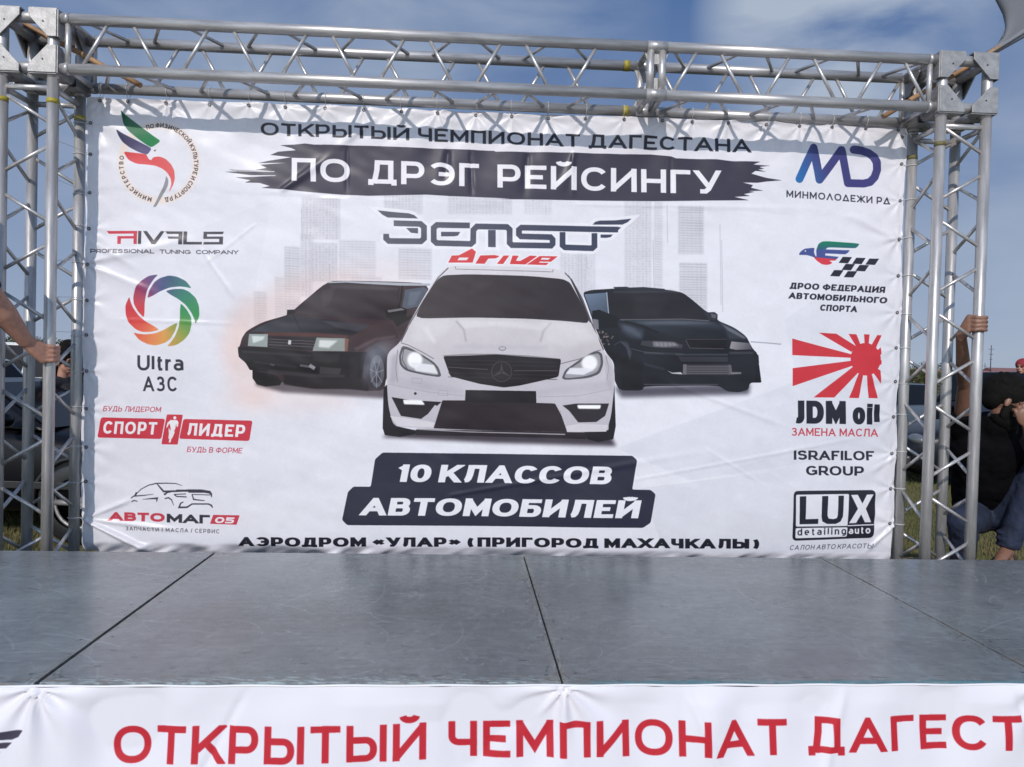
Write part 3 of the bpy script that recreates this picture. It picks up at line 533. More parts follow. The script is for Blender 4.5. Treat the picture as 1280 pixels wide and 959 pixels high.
    for a in (0, 120, 240):
        cx, cy = K([(668, 578)])[0]; F([(cx+12*math.sin(R(a)), cy-12*math.cos(R(a))), (cx+2.2*math.sin(R(a+60)), cy-2.2*math.cos(R(a+60))), (cx+2.2*math.sin(R(a-60)), cy-2.2*math.cos(R(a-60)))], (70, 62, 68))
    # headlamps
    F(sm(K([(170, 450), (200, 455), (250, 480), (330, 530), (355, 560), (370, 608), (280, 595), (190, 575), (160, 545), (155, 500)]), 2, .18), (88, 86, 92)); F(sm(K([(180, 462), (240, 485), (320, 535), (345, 565), (355, 598), (270, 585), (195, 565), (170, 540), (165, 500)]), 2, .18), (160, 160, 166))
    F(ellipse(*K([(235, 520)])[0], 9.5, 10), (255, 255, 255), 1, blur=1.2); F(K([(210, 530), (330, 545), (350, 590), (240, 575)]), (240, 240, 244), .9, blur=.7); cv.stroke(K([(180, 462), (172, 520), (200, 570)]), .8, (70, 66, 72))
    F(sm(K([(965, 622), (985, 570), (1030, 540), (1100, 490), (1150, 475), (1172, 490), (1178, 540), (1160, 590), (1100, 612)]), 2, .18), (88, 86, 92)); F(sm(K([(978, 614), (995, 575), (1040, 545), (1105, 500), (1148, 485), (1162, 500), (1165, 540), (1148, 582), (1090, 602)]), 2, .18), (160, 160, 166))
    F(ellipse(*K([(1108, 535)])[0], 10, 10), (255, 255, 255), 1, blur=1.2); F(K([(990, 590), (1010, 560), (1090, 560), (1130, 570), (1080, 595)]), (240, 240, 244), .9, blur=.7)
    # bumper
    cv.stroke(K([(100, 640), (300, 680), (480, 700)]), .8, (168, 162, 170), .8); cv.stroke(K([(1225, 665), (1050, 700), (850, 705)]), .8, (168, 162, 170), .8); cv.stroke(K([(150, 470), (140, 560), (148, 630)]), .8, (110, 104, 112)); cv.stroke(K([(1190, 500), (1205, 560), (1195, 620)]), .8, (130, 124, 132))
    F(K([(488, 670), (840, 676), (842, 762), (485, 758)]), (34, 28, 36)); F(rounded(K([(372, 722), (485, 722), (845, 735), (935, 738), (968, 800), (995, 880), (640, 874), (328, 862)]), 1.5), (43, 35, 42)); F(K([(488, 672), (840, 678), (842, 735), (485, 730)]), (31, 26, 33))
    F(K([(118, 706), (220, 722), (368, 730), (345, 750), (335, 745), (300, 790), (265, 815), (165, 800)]), (38, 33, 40)); F(K([(972, 748), (1040, 738), (1205, 738), (1185, 800), (1140, 830), (1050, 832), (1010, 780), (1000, 770)]), (44, 38, 46))
    F(rounded(K([(175, 718), (270, 722), (285, 745), (180, 742)]), 1.5), (255, 255, 255), 1, blur=.5); F(rounded(K([(1045, 745), (1165, 745), (1160, 765), (1050, 764)]), 1.5), (255, 255, 255), 1, blur=.5)
    F(ellipse(*K([(237, 688)])[0], 1.7, 1.7), (50, 44, 50)); cv.stroke(K([(220, 610), (270, 615), (268, 638), (225, 635), (220, 610)]), .5, (150, 144, 150), .8); cv.stroke(K([(350, 672), (400, 675), (398, 698), (352, 696), (350, 672)]), .5, (150, 144, 150), .8)
    F(K([(110, 800), (300, 826), (335, 835), (325, 858), (150, 850)]), (216, 212, 218)); F(K([(990, 850), (1060, 838), (1198, 845), (1190, 878), (995, 880)]), (212, 208, 214)); cv.stroke(K([(245, 866), (500, 880), (985, 892)]), 1.4, (160, 154, 160))
    for _ in range(90):
        cx, cy = rng.normal(464, 8), rng.normal(458, 16)
        if cx < 478: F(ellipse(cx, cy, rng.uniform(2, 6), rng.uniform(2, 7), 14), (158, 164, 180), .05, blur=2)
    F(K([(1118, 315), (1145, 320), (1155, 368), (1130, 365)]), (128, 122, 130))

    for P, c, a, bl in [([(235, 330), (420, 320), (400, 380), (300, 430), (220, 420)], (228, 225, 229), .5, 3), ([(870, 330), (1080, 345), (1130, 420), (1000, 460), (900, 420)], (228, 225, 229), .5, 3), ([(110, 600), (330, 640), (480, 665), (480, 690), (120, 650)], (182, 178, 186), .5, 2), ([(850, 670), (1220, 620), (1215, 670), (850, 700)], (182, 178, 186), .5, 2), ([(120, 500), (150, 480), (150, 620), (110, 640)], (168, 164, 172), .6, 1.5),
                        ([(1180, 500), (1225, 560), (1222, 700), (1195, 640)], (176, 172, 180), .6, 1.5), ([(430, 440), (900, 450), (900, 470), (430, 462)], (190, 186, 192), .5, 1.5), ([(400, 750), (920, 760), (950, 850), (350, 840)], (52, 44, 50), .5, 3)]: F(K(P), c, a, blur=bl)
    for xx in range(385, 960, 9): cv.stroke(K([(xx, 765), (xx+3, 850)]), .35, (58, 50, 56), .5)
    for yy in range(770, 860, 9): cv.stroke(K([(375, yy), (965, yy+6)]), .35, (30, 25, 30), .5)
    # --- emblem of the ministry, top left
    V = lambda P: Z(110, 130, 6.85, P)
    cv.stroke(ellipse(198.3, 203.7, 47, 47), 9, (246, 224, 208), .7, closed=True, blur=1.5)
    F(sm(V([(278, 48), (310, 85), (400, 155), (480, 215), (560, 275), (630, 322), (545, 375), (500, 350), (430, 300), (345, 230), (305, 170), (290, 110)]), 2, .16), cv.grad([((155, 140), (16, 92, 66)), ((200, 180), (42, 138, 78))]))
    F(sm(V([(245, 218), (300, 255), (400, 305), (480, 345), (548, 382), (510, 436), (440, 415), (360, 375), (300, 330), (268, 280)]), 2, .16), cv.grad([((150, 165), (44, 42, 82)), ((190, 190), (98, 90, 132))]))
    F(sm(V([(300, 406), (400, 418), (500, 430), (510, 455), (528, 480), (545, 482), (560, 458), (610, 450), (665, 470), (710, 515), (738, 570), (742, 640), (725, 700), (690, 758), (712, 690), (708, 640), (680, 590), (640, 556), (580, 530), (500, 520), (420, 514), (345, 480)]), 2, .16), cv.grad([((150, 190), (216, 60, 66)), ((215, 215), (228, 96, 96))]))
    F(sm(V([(668, 612), (688, 650), (684, 700), (650, 760), (610, 830), (580, 882), (553, 884), (585, 830), (610, 770), (640, 720), (660, 660)])), (146, 146, 150)); F(sm(V([(560, 400), (590, 390), (575, 412)])), (110, 104, 128))
    ringtext(cv, 'ПО ФИЗИЧЕСКОЙ КУЛЬТУРЕ И СПОРТУ РД', 198.3, 203.7, 44, -19, 170, 5.6, .19, (74, 66, 72)); ringtext(cv, 'МИНИСТЕРСТВО', 198.3, 203.7, 44, 191, 281, 5.6, .19, (74, 66, 72))
    # --- tuning company
    V = lambda P: Z(110, 270, 5.818, P); RD = (206, 58, 76)
    for P in ([(136, 110), (362, 110), (362, 130), (152, 130)], [(216, 148), (350, 148), (350, 166), (243, 166), (243, 206), (218, 206)], [(335, 120), (360, 120), (360, 206), (336, 206)]): F(V(P), RD)
    for P in ([(368, 110), (391, 110), (391, 206), (368, 206)], [(402, 111), (430, 111), (481, 178), (530, 111), (557, 111), (495, 208), (468, 208)], [(562, 112), (686, 112), (686, 208), (658, 208), (658, 131), (576, 131)], [(578, 150), (664, 150), (664, 167), (588, 167)],
              [(693, 112), (719, 112), (719, 189), (828, 189), (828, 208), (693, 208)], [(838, 114), (986, 114), (980, 132), (864, 132), (864, 150), (982, 150), (982, 208), (838, 208), (842, 190), (954, 190), (954, 167), (838, 167)]): F(V(P), (58, 56, 66))
    text(cv, 'PROFESSIONAL TUNING COMPANY', 114, 316.6, 298.5, 318.2, 5, 5, .19, (72, 68, 78), ws=1.3, track=.12, space=.8)
    # --- aperture ring
    base = [(470, 20), (400, 30), (340, 70), (300, 120), (284, 190), (290, 240), (325, 300), (368, 344), (373, 300), (372, 230), (382, 160), (410, 95), (440, 52)]
    st = [(0, (74, 88, 130)), (55, (52, 132, 110)), (100, (58, 150, 82)), (140, (148, 160, 78)), (175, (222, 160, 84)), (200, (234, 138, 88)), (240, (222, 82, 74)), (275, (208, 56, 66)), (305, (170, 66, 96)), (335, (116, 80, 130)), (360, (74, 88, 130))]
    c0 = cv.map([(204.2, 388.4)])[0]; sa = [q[0] for q in st]; sc = np.array([q[1] for q in st], float)
    def conic(X, Y):
        a = np.degrees(np.arctan2(X-c0[0], c0[1]-Y)) % 360; return np.stack([np.interp(a, sa, sc[:, i]) for i in range(3)], -1)
    for k in range(6):
        c, s_ = math.cos(R(60*k)), math.sin(R(60*k)); P = [(505+(x-505)*c-(y-290)*s_, 290+(x-505)*s_+(y-290)*c) for x, y in base]; F(sm(Z(120, 340, 5.995, P), 2, .16), conic)
    text(cv, 'Ultra', 173.4, 463.2, 230.6, 463.6, 19, 19, .17, (56, 54, 66), ws=.86, track=.12); text(cv, 'АЗС', 180.3, 489, 222, 489.4, 18.5, 18.5, .165, (56, 54, 66), ws=.8, track=.2)
    # --- sports shop
    V = lambda P: Z(110, 480, 4.36, P); RD = (204, 58, 74)
    text(cv, 'БУДЬ ЛИДЕРОМ', 129.3, 514, 201.2, 515.3, 6.6, 6.6, .14, (190, 64, 84), skew=.18); text(cv, 'БУДЬ В ФОРМЕ', 233.2, 565.3, 302.4, 566.8, 6.8, 6.8, .14, (190, 64, 84), skew=.18)
    F(rounded(V([(72, 182), (422, 190), (400, 300), (50, 292)]), 3), RD); F(rounded(V([(432, 166), (518, 168), (488, 331), (400, 329)]), 1.5), RD); F(rounded(V([(521, 191), (898, 200), (880, 311), (497, 299)]), 3), RD)
    text(cv, 'СПОРТ', 128.6, 542, 195.6, 543.4, 15.6, 15.6, .2, (240, 238, 242), skew=.12, ws=.74); text(cv, 'ЛИДЕР', 232.8, 544.2, 305.6, 546.6, 15.4, 15.4, .2, (240, 238, 242), skew=.12, ws=.74)
    W_ = (240, 238, 242); F(ellipse(*V([(474, 185)])[0], 1.9, 2.1), W_)
    for P in ([(452, 196), (488, 198), (494, 210), (490, 232), (484, 236), (482, 215), (476, 245), (468, 262), (452, 258), (450, 228), (444, 215), (436, 234), (428, 240), (434, 212)], [(452, 256), (470, 262), (458, 285), (450, 318), (440, 320), (446, 285)], [(440, 238), (456, 262), (448, 296), (438, 300), (442, 270)], [(468, 255), (474, 262), (462, 290), (456, 300), (452, 280)]): F(V(P), W_)
    # --- car parts shop
    V = lambda P: Z(110, 590, 6.4, P)
    for P, w, tp in [([(375, 185), (420, 140), (480, 108), (540, 94), (620, 92), (700, 95), (750, 112)], 1.5, [.6, .7, .8, 1, .8, .7, .3]), ([(548, 98), (575, 130), (600, 158), (700, 156), (800, 150), (900, 152), (970, 164), (985, 180), (985, 205)], 2.2, [.5, .9, 1, 1, 1.2, 1.5, 1.6, .8, .4]),
                     ([(700, 152), (820, 152), (940, 166), (800, 160)], 2.6, None), ([(340, 212), (360, 196), (440, 190), (520, 180)], 1.5, [.8, 1, .8, .3]), ([(345, 240), (365, 230), (390, 238)], 1.2, None), ([(430, 222), (500, 216), (550, 212), (545, 240)], 1.7, [.2, .9, 1.3, .5]), ([(605, 185), (630, 165), (660, 162)], 2, [1.2, 1, .6]),
                     ([(610, 215), (640, 208), (665, 225), (682, 270)], 1.7, [.8, 1, .8, .3]), ([(684, 182), (705, 198), (785, 202)], 1.4, None), ([(684, 182), (780, 178)], 1.1, None), ([(828, 182), (980, 186)], 1, None), ([(828, 180), (842, 222), (930, 232)], 1.7, [.7, 1, .6]),
                     ([(760, 242), (738, 252), (725, 286), (790, 284), (830, 258), (960, 258), (985, 270), (994, 288)], 2.1, [.6, .8, 1, 1, .8, .8, 1, .6]), ([(372, 192), (385, 165)], 2.2, None)]: cv.stroke(V(P), w, (58, 56, 68), taper=tp)
    text(cv, 'АВТО', 135.6, 651, 205.4, 652.8, 10.8, 10.8, .27, (200, 62, 80), ws=1.05, track=.1); text(cv, 'МАГ', 208, 653.4, 262, 655, 10.8, 10.8, .27, (50, 50, 62), ws=1.15, track=.1)
    F(V([(1000, 345), (1211, 349), (1186, 424), (974, 416)]), (200, 62, 80)); text(cv, '05', 267.6, 654, 291.6, 654.8, 7.6, 7.6, .26, (238, 234, 240), skew=.25, ws=1.15, track=.12)
    text(cv, 'ЗАПЧАСТИ / МАСЛА / СЕРВИС', 156.6, 663.2, 274, 667, 4.9, 4.9, .15, (84, 82, 92), track=.3)
    # --- titles
    T1, T2 = (326, 168.9), (938, 191.4)
    text(cv, 'ОТКРЫТЫЙ ЧЕМПИОНАТ ДАГЕСТАНА', *T1, *T2, 15.4, 17, .18, (52, 50, 62), ws=.95, track=.14, space=.36)
    A_ = lambda P: Z(280, 130, 3.556, P); B_ = lambda P: Z(620, 130, 3.556, P)
    blob = A_([(250, 184), (310, 181), (360, 176), (400, 181), (700, 189), (1200, 206)])+B_([(0, 210), (300, 214), (560, 222), (690, 222), (780, 233), (800, 241), (980, 247), (1050, 256), (1172, 259), (1140, 272), (1216, 276), (1168, 282), (1190, 290), (1162, 293), (1198, 303), (1150, 300), (1132, 312), (1200, 330), (1268, 342), (1200, 346), (1160, 352), (1095, 351), (1140, 362), (1132, 374), (1186, 387), (1120, 388), (1148, 392), (1100, 402), (1128, 410), (1058, 414), (1124, 429), (1000, 430), (700, 431), (300, 426), (0, 422)])+A_([(1280, 420), (1000, 410), (900, 404), (640, 409), (520, 404), (400, 394), (280, 382), (168, 374), (205, 366), (160, 352), (95, 350), (120, 340), (52, 327), (130, 325), (230, 320), (120, 317), (4, 302), (60, 300), (20, 292), (220, 300), (140, 293), (190, 284), (160, 270), (280, 262), (150, 262), (200, 252), (300, 237), (205, 226), (240, 212), (320, 206), (300, 196)])
    F(blob, (60, 56, 72)); cv.stroke(A_([(60, 318), (230, 319)]), .8, (232, 232, 240)); cv.stroke(A_([(40, 297), (225, 301)]), .9, (232, 232, 240))
    text(cv, 'ПО ДРЭГ РЕЙСИНГУ', 364.6, 226.3, 900, 243, 29, 29.5, .185, (240, 238, 244), ws=.96, track=.15, space=.5)
    # --- league logo
    V = lambda P: Z(440, 240, 3.368, P)
    ZP = ([(176, 132), (288, 135), (303, 148), (303, 196), (290, 208), (156, 207), (144, 196), (144, 177)]); EP = [(496, 141), (358, 139), (344, 151), (344, 204), (356, 215), (500, 219), (510, 210), (511, 160), (526, 145), (652, 147), (664, 158), (664, 214), (674, 224), (838, 226), (845, 218), (845, 200), (836, 190), (712, 187), (703, 178), (703, 159), (714, 150), (1122, 157)]; OP = [(887, 168), (887, 224), (898, 233), (1012, 236), (1022, 227), (1022, 172)]
    small = [[(108, 78), (165, 84), (238, 90), (262, 98), (278, 112), (150, 108), (128, 96)], [(228, 152), (278, 152), (278, 175), (248, 172)], [(375, 168), (456, 168), (446, 184), (430, 187), (375, 187)], [(573, 160), (605, 160), (605, 233), (573, 232)], [(1014, 136), (1026, 124), (1045, 119), (1110, 118), (1178, 111), (1162, 126), (1140, 136)], [(1048, 178), (1100, 178), (1090, 189), (1072, 192), (1048, 191)], [(1100, 146), (1135, 147), (1122, 160), (1100, 170)]]
    wh = (240, 240, 246)
    for P in (ZP, EP, OP): cv.stroke(V(P), 14.5, wh)
    for P in small:
        cv.stroke(V(P), 8, wh, closed=True); F(V(P), wh)
    cs = cv.grad([((475, 280), (96, 96, 108)), ((720, 290), (62, 66, 88))])
    for P in (ZP, EP, OP): cv.stroke(V(P), 7.2, cs)
    for P in small: F(V(P), cs)
    F(V([(172, 122), (205, 122), (205, 142), (195, 142)]), cs)
    for col, w in (((240, 238, 242), 3.2), ((214, 62, 66), 0)):
        for P in ([(450, 267), (505, 238), (522, 252), (508, 298), (405, 298), (420, 268)], [(540, 268), (600, 266), (622, 270), (606, 280), (574, 281), (558, 303), (520, 302)], [(638, 268), (662, 268), (636, 304), (610, 303)], [(676, 268), (702, 269), (690, 290), (708, 291), (750, 268), (780, 270), (730, 306), (664, 304)], [(790, 270), (866, 271), (838, 294), (790, 293), (788, 298), (828, 299), (818, 308), (736, 306)]):
            if w: cv.stroke(V(P), w, col, closed=True)
            F(V(P), col)
    F(V([(452, 276), (492, 277), (482, 288), (444, 288)]), (236, 232, 238)); F(V([(800, 277), (836, 278), (826, 286), (794, 285)]), (236, 232, 238))
    # --- classes
    bx = [(478.4, 565.7), (790, 569.6), (795.8, 575), (789.6, 611.6), (812.6, 612), (818.7, 617.4), (812.6, 653), (803, 659.4), (434, 656.4), (427.7, 650), (435, 615), (442, 608.3), (463.5, 608.5), (469, 574)]
    F(rounded(bx, 2.2), (45, 46, 64))
    text(cv, '10 КЛАССОВ', 493, 602.4, 762.5, 605.2, 22, 22, .215, (238, 238, 244), skew=.2, ws=.72, track=.07, space=.26); text(cv, 'АВТОМОБИЛЕЙ', 450, 644.2, 797, 647.4, 22, 22.3, .215, (238, 238, 244), skew=.2, ws=.72, track=.07)
    text(cv, 'АЭРОДРОМ «УЛАР» (ПРИГОРОД МАХАЧКАЛЫ)', 298, 683.2, 948, 685, 11.6, 12.2, .23, (34, 34, 44), ws=.72, track=.08, space=.3)
    # --- right column
    V = lambda P: Z(970, 160, 7.99, P)
    gr = cv.grad([((993, 225), (44, 120, 186)), ((1030, 205), (68, 66, 124))])
    P = V([(230, 512), (370, 202), (430, 520), (650, 222), (716, 552), (880, 554), (945, 538), (990, 490), (1012, 420), (1005, 345), (975, 290), (925, 250), (860, 228), (770, 220)])
    for a, b in zip(P, P[1:]): cv.stroke([a, b], 10, gr)
    for q in P: F(ellipse(*q, 5, 5, 20), gr)
    text(cv, 'МИНМОλОδЕЖИ Рδ', 982.6, 246.8, 1113.2, 255.6, 8.6, 8.6, .18, (54, 52, 70), ws=.95, track=.22)
    V = lambda P: Z(970, 290, 7.99, P)
    F(sm(V([(400, 230), (398, 180), (420, 120), (460, 96), (520, 94), (838, 116), (815, 148), (790, 164), (520, 154), (490, 175), (490, 235)]), 2, .14), cv.grad([((1030, 303), (30, 124, 92)), ((1030, 314), (56, 92, 130))]))
    F(V([(398, 180), (490, 176), (735, 184), (718, 208), (690, 224), (488, 216), (488, 236), (625, 250), (600, 276), (560, 284), (400, 262)]), (72, 84, 146)); F(sm(V([(222, 232), (235, 205), (258, 185), (285, 168), (370, 160), (382, 168), (378, 200), (386, 235), (410, 262), (395, 262), (340, 242), (300, 232)]), 2, .14), (72, 84, 146))
    F(sm(V([(370, 255), (420, 258), (600, 272), (590, 288), (525, 288), (560, 308), (540, 324), (500, 332), (455, 325), (410, 295)]), 2, .14), (212, 62, 74)); F(ellipse(*V([(289, 192)])[0], .9, .9), (240, 240, 244)); cv.stroke(V([(386, 165), (380, 200), (392, 236)]), 1.3, (230, 230, 238))
    for x, y in [(655, 250), (793, 258), (925, 266), (685, 320), (825, 330), (568, 382), (706, 392)]: F(V([(x+10, y), (x+104, y+2), (x+62, y+64), (x-32, y+60)]), (40, 40, 52))
    for s_, a in (('ДРОО ФЕДЕРАЦИЯ', (986, 361.2, 1105.6, 366.4, 7.8, 7.8)), ('АВТОМОБИЛЬНОГО', (984.6, 373.4, 1107.8, 379.6, 7.6, 7.6)), ('СПОРТА', (1023.6, 388.6, 1070.2, 390.6, 7.8, 7.8))): text(cv, s_, *a, .225, (42, 40, 54), skew=.16, ws=.75, track=.09)
    V = lambda P: Z(970, 400, 5.994, P); RD = (204, 54, 64); F(ellipse(*V([(665, 295)])[0], 18.8, 20.3), RD)
    for P in ([(118, 140), (560, 258), (560, 284), (118, 264)], [(118, 362), (560, 306), (575, 340), (118, 496)], [(318, 96), (450, 104), (600, 200), (560, 240)], [(540, 105), (598, 108), (630, 190), (600, 205)], [(655, 108), (696, 110), (690, 185), (660, 185)], [(755, 114), (788, 116), (740, 220), (700, 210)],
              [(275, 580), (430, 581), (610, 390), (570, 350)], [(540, 584), (612, 585), (645, 400), (618, 380)], [(684, 585), (754, 586), (705, 400), (670, 400)], [(782, 205), (782, 258), (750, 270), (740, 240)], [(776, 380), (776, 478), (715, 390), (745, 360)], [(772, 300), (784, 304), (782, 335), (762, 335)]): F(V(P), RD)
    text(cv, 'JDM', 990, 529.2, 1056, 530, 28.6, 28.6, .255, (36, 38, 50), ws=.72, track=.08); text(cv, 'oil', 1064.5, 530.2, 1098.4, 530.8, 27.4, 27.4, .235, (36, 38, 50), ws=.7, track=.07)
    text(cv, 'ЗАМЕНА МАСЛА', 988.2, 544.4, 1097, 546, 9.8, 9.9, .15, (196, 66, 80), ws=.8, track=.12)
    text(cv, 'ISRAFILOF', 991, 574.4, 1092.4, 575.6, 11.6, 11.6, .19, (42, 42, 56), ws=.8, track=.1); text(cv, 'GROUP', 1006.3, 593.6, 1079, 594.6, 11.6, 11.6, .19, (42, 42, 56), ws=.8, track=.1)
    V = lambda P: Z(970, 550, 6.394, P); BK = (38, 38, 50); WT = (228, 229, 236)
    F(rounded(V([(132, 404), (794, 400), (776, 782), (121, 802)]), 6), BK); F(rounded(V([(150, 434), (578, 430), (566, 686), (148, 688)]), 2), WT); F(rounded(V([(147, 700), (568, 696), (562, 772), (146, 782)]), 2), WT)
    cv.stroke(V([(566, 684), (778, 676)]), 1.3, WT)
    F(V([(180, 448), (232, 446), (228, 630), (330, 627), (328, 668), (178, 670)]), BK)
    F([*V([(360, 446), (410, 445), (403, 600), (412, 625), (450, 630), (478, 622), (486, 600), (492, 444), (536, 443), (527, 610), (508, 650), (470, 668), (400, 668), (362, 648), (355, 610)])], BK)
    F(V([(594, 438), (648, 436), (684, 506), (722, 436), (776, 434), (712, 548), (758, 656), (708, 658), (676, 594), (636, 662), (578, 664), (648, 548)]), WT)
    text(cv, 'detailing', 995.4, 668.8, 1057, 667.6, 8.6, 8.6, .16, BK, ws=.85, track=.3); text(cv, 'auto', 1060.4, 667.6, 1087.4, 666.6, 8.8, 8.8, .19, WT, ws=.85, track=.2)
    text(cv, 'САЛОН АВТО КРАСОТЫ', 985.6, 687, 1089.8, 685.4, 6, 6, .13, (72, 72, 84), skew=.22, ws=.85, track=.25, space=.25)
    yy, xx = np.mgrid[0:cv.h, 0:cv.w]; cv.a *= (1+.005*vnoise(xx/700, yy/700, .012, 51)+.005*vnoise(xx/700, yy/700, .05, 52))[..., None].astype(np.float32); cv.a += (.004*np.clip(vnoise(xx/700, yy/700, .09, 53), -1, 1))[..., None].astype(np.float32)
    return cv
def skirt_art():
    cv = Canvas(2.04, -4.16, 3.34, 0, .64, 600, (236, 236, 246))
    text(cv, 'ОТКРЫТЫЙ ЧЕМПИОНАТ ДАГЕСТАНА', 143, 952, 1438, 941, 45, 42, .18, (196, 40, 54), ws=.93, track=.16, space=.45)
    for P in ([(-40, 913), (0, 909), (38, 905.5), (32, 914), (24, 917.5), (-40, 919)], [(-40, 922), (24, 921), (17, 928), (-40, 930)], [(-40, 934), (10, 932), (4, 940), (-40, 942)]): cv.fill(P, (66, 62, 80))
    return cv
def vinyl(name, im, spec=.38, rough=.36):
    m = bpy.data.materials.new(name); m.use_nodes = True; n = m.node_tree.nodes; l = m.node_tree.links; b = n['Principled BSDF']
    t = n.new('ShaderNodeTexImage'); t.image = im; t.interpolation = 'Cubic'; t.extension = 'EXTEND'
    mul = n.new('ShaderNodeMixRGB'); mul.blend_type = 'MULTIPLY'; mul.inputs[0].default_value = 1; mul.inputs[2].default_value = (.93, .915, .90, 1)
    l.new(t.outputs[0], mul.inputs[1]); l.new(mul.outputs[0], b.inputs['Base Color'])
    b.inputs['Roughness'].default_value = rough; b.inputs['Specular IOR Level'].default_value = spec
    b.inputs['Subsurface Weight'].default_value = 0
    tc2 = n.new('ShaderNodeTexCoord'); z = n.new('ShaderNodeTexNoise'); z.inputs['Scale'].default_value = 9; z.inputs['Detail'].default_value = 6; l.new(tc2.outputs['Object'], z.inputs['Vector'])
    k = n.new('ShaderNodeBump'); k.inputs['Strength'].default_value = .035; k.inputs['Distance'].default_value = .02; l.new(z.outputs[0], k.inputs['Height']); l.new(k.outputs[0], b.inputs['Normal'])
    tr = n.new('ShaderNodeBsdfTranslucent'); l.new(mul.outputs[0], tr.inputs[0]); ms = n.new('ShaderNodeMixShader'); ms.inputs[0].default_value = .16; out = n['Material Output']
    l.new(b.outputs[0], ms.inputs[1]); l.new(tr.outputs[0], ms.inputs[2]); l.new(ms.outputs[0], out.inputs[0])
    return m
# ------------------------------------------------------------------ ground
g_m = mat('field_grass', (.075, .085, .025), .95, noise=.6, nscale=1.2, col2=(.11, .09, .04), bump=.8, bscale=14)
hm = MB(); N = 60
xs = [-1500, -600, -200, -80, -40]+list(np.linspace(-20, 20, 31))+[40, 80, 200, 600, 1500]; ys = [-400, -60, -20]+list(np.linspace(-6, 20, 27))+[30, 45, 70, 120, 250, 500, 900, 1600]
v = [(x, y, 0.012*math.sin(x*2.1+y)*math.sin(y*1.7)-.012) for y in ys for x in xs]; nx = len(xs)
hm.add(v, [(j*nx+i, j*nx+i+1, (j+1)*nx+i+1, (j+1)*nx+i) for j in range(len(ys)-1) for i in range(nx-1)], True)
ground = hm.build('ground', g_m, fix=False); tag(ground, 'dry green and brown grass field behind the stage', kind='structure')
pv = MB().add([(-60, -50, .004), (60, -50, .004), (60, 1.7, .004), (-60, 1.7, .004)], [(0, 1, 2, 3)]).build('bounce_sheet', mat('bounce_concrete', (.36, .34, .31), .9, noise=.25, nscale=2, bump=.3), fix=False); tag(pv, 'unseen pale concrete sheet in front of the stage, added to bounce light', kind='structure')  # out of view; added so warm bounce lifts the shadows on the banner
# grass blades: only where the photo shows the turf between the tower tubes
def grass():
    n = 150000; side = rng.random(n) < .5; wide = rng.random(n) < .6
    Y = 4.2+rng.random(n)**1.4*8; X = np.where(side, -Y*(.58+.16*rng.random(n)), Y*(.60+.18*rng.random(n)))
    X = np.where(wide, rng.uniform(-11, 11, n), X); Y = np.where(wide, 3.6+rng.random(n)*11, Y)
    h = rng.uniform(.02, .055, n); a = rng.uniform(0, 2*math.pi, n); w = .004+.004*rng.random(n); dx, dy = np.cos(a)*w, np.sin(a)*w; bx, by = rng.normal(0, .3, n)*h, rng.normal(0, .3, n)*h
    V = np.empty((n, 3, 3)); V[:, 0] = np.stack([X-dx, Y-dy, 0*X-.02], 1); V[:, 1] = np.stack([X+dx, Y+dy, 0*X-.02], 1); V[:, 2] = np.stack([X+bx, Y+by, h], 1)
    me = bpy.data.meshes.new('grass'); me.from_pydata(V.reshape(-1, 3), [], np.arange(3*n).reshape(-1, 3)); me.update()
    o = link('grass', me, mat('grass_blades', (.075, .095, .028), .8, noise=.6, nscale=2.2, col2=(.15, .12, .05))); tag(o, 'short dry grass growing behind the stage', kind='stuff')
grass()
hills = MB(); hx = np.linspace(-900, 900, 91); hv = []
for x in hx: hv.append((x, 700, -2)); hv.append((x, 720, 1.5+9*math.exp(-((x+420)/160)**2)+3.5*abs(math.sin(x*.013))+1.5*math.sin(x*.05)))
hills.add(hv, [(2*i, 2*i+2, 2*i+3, 2*i+1) for i in range(90)], True)
tag(hills.build('hills', mat('far_hills', (.16, .17, .13), 1, noise=.3, nscale=.02), fix=False), 'low far hills along the horizon', kind='structure')

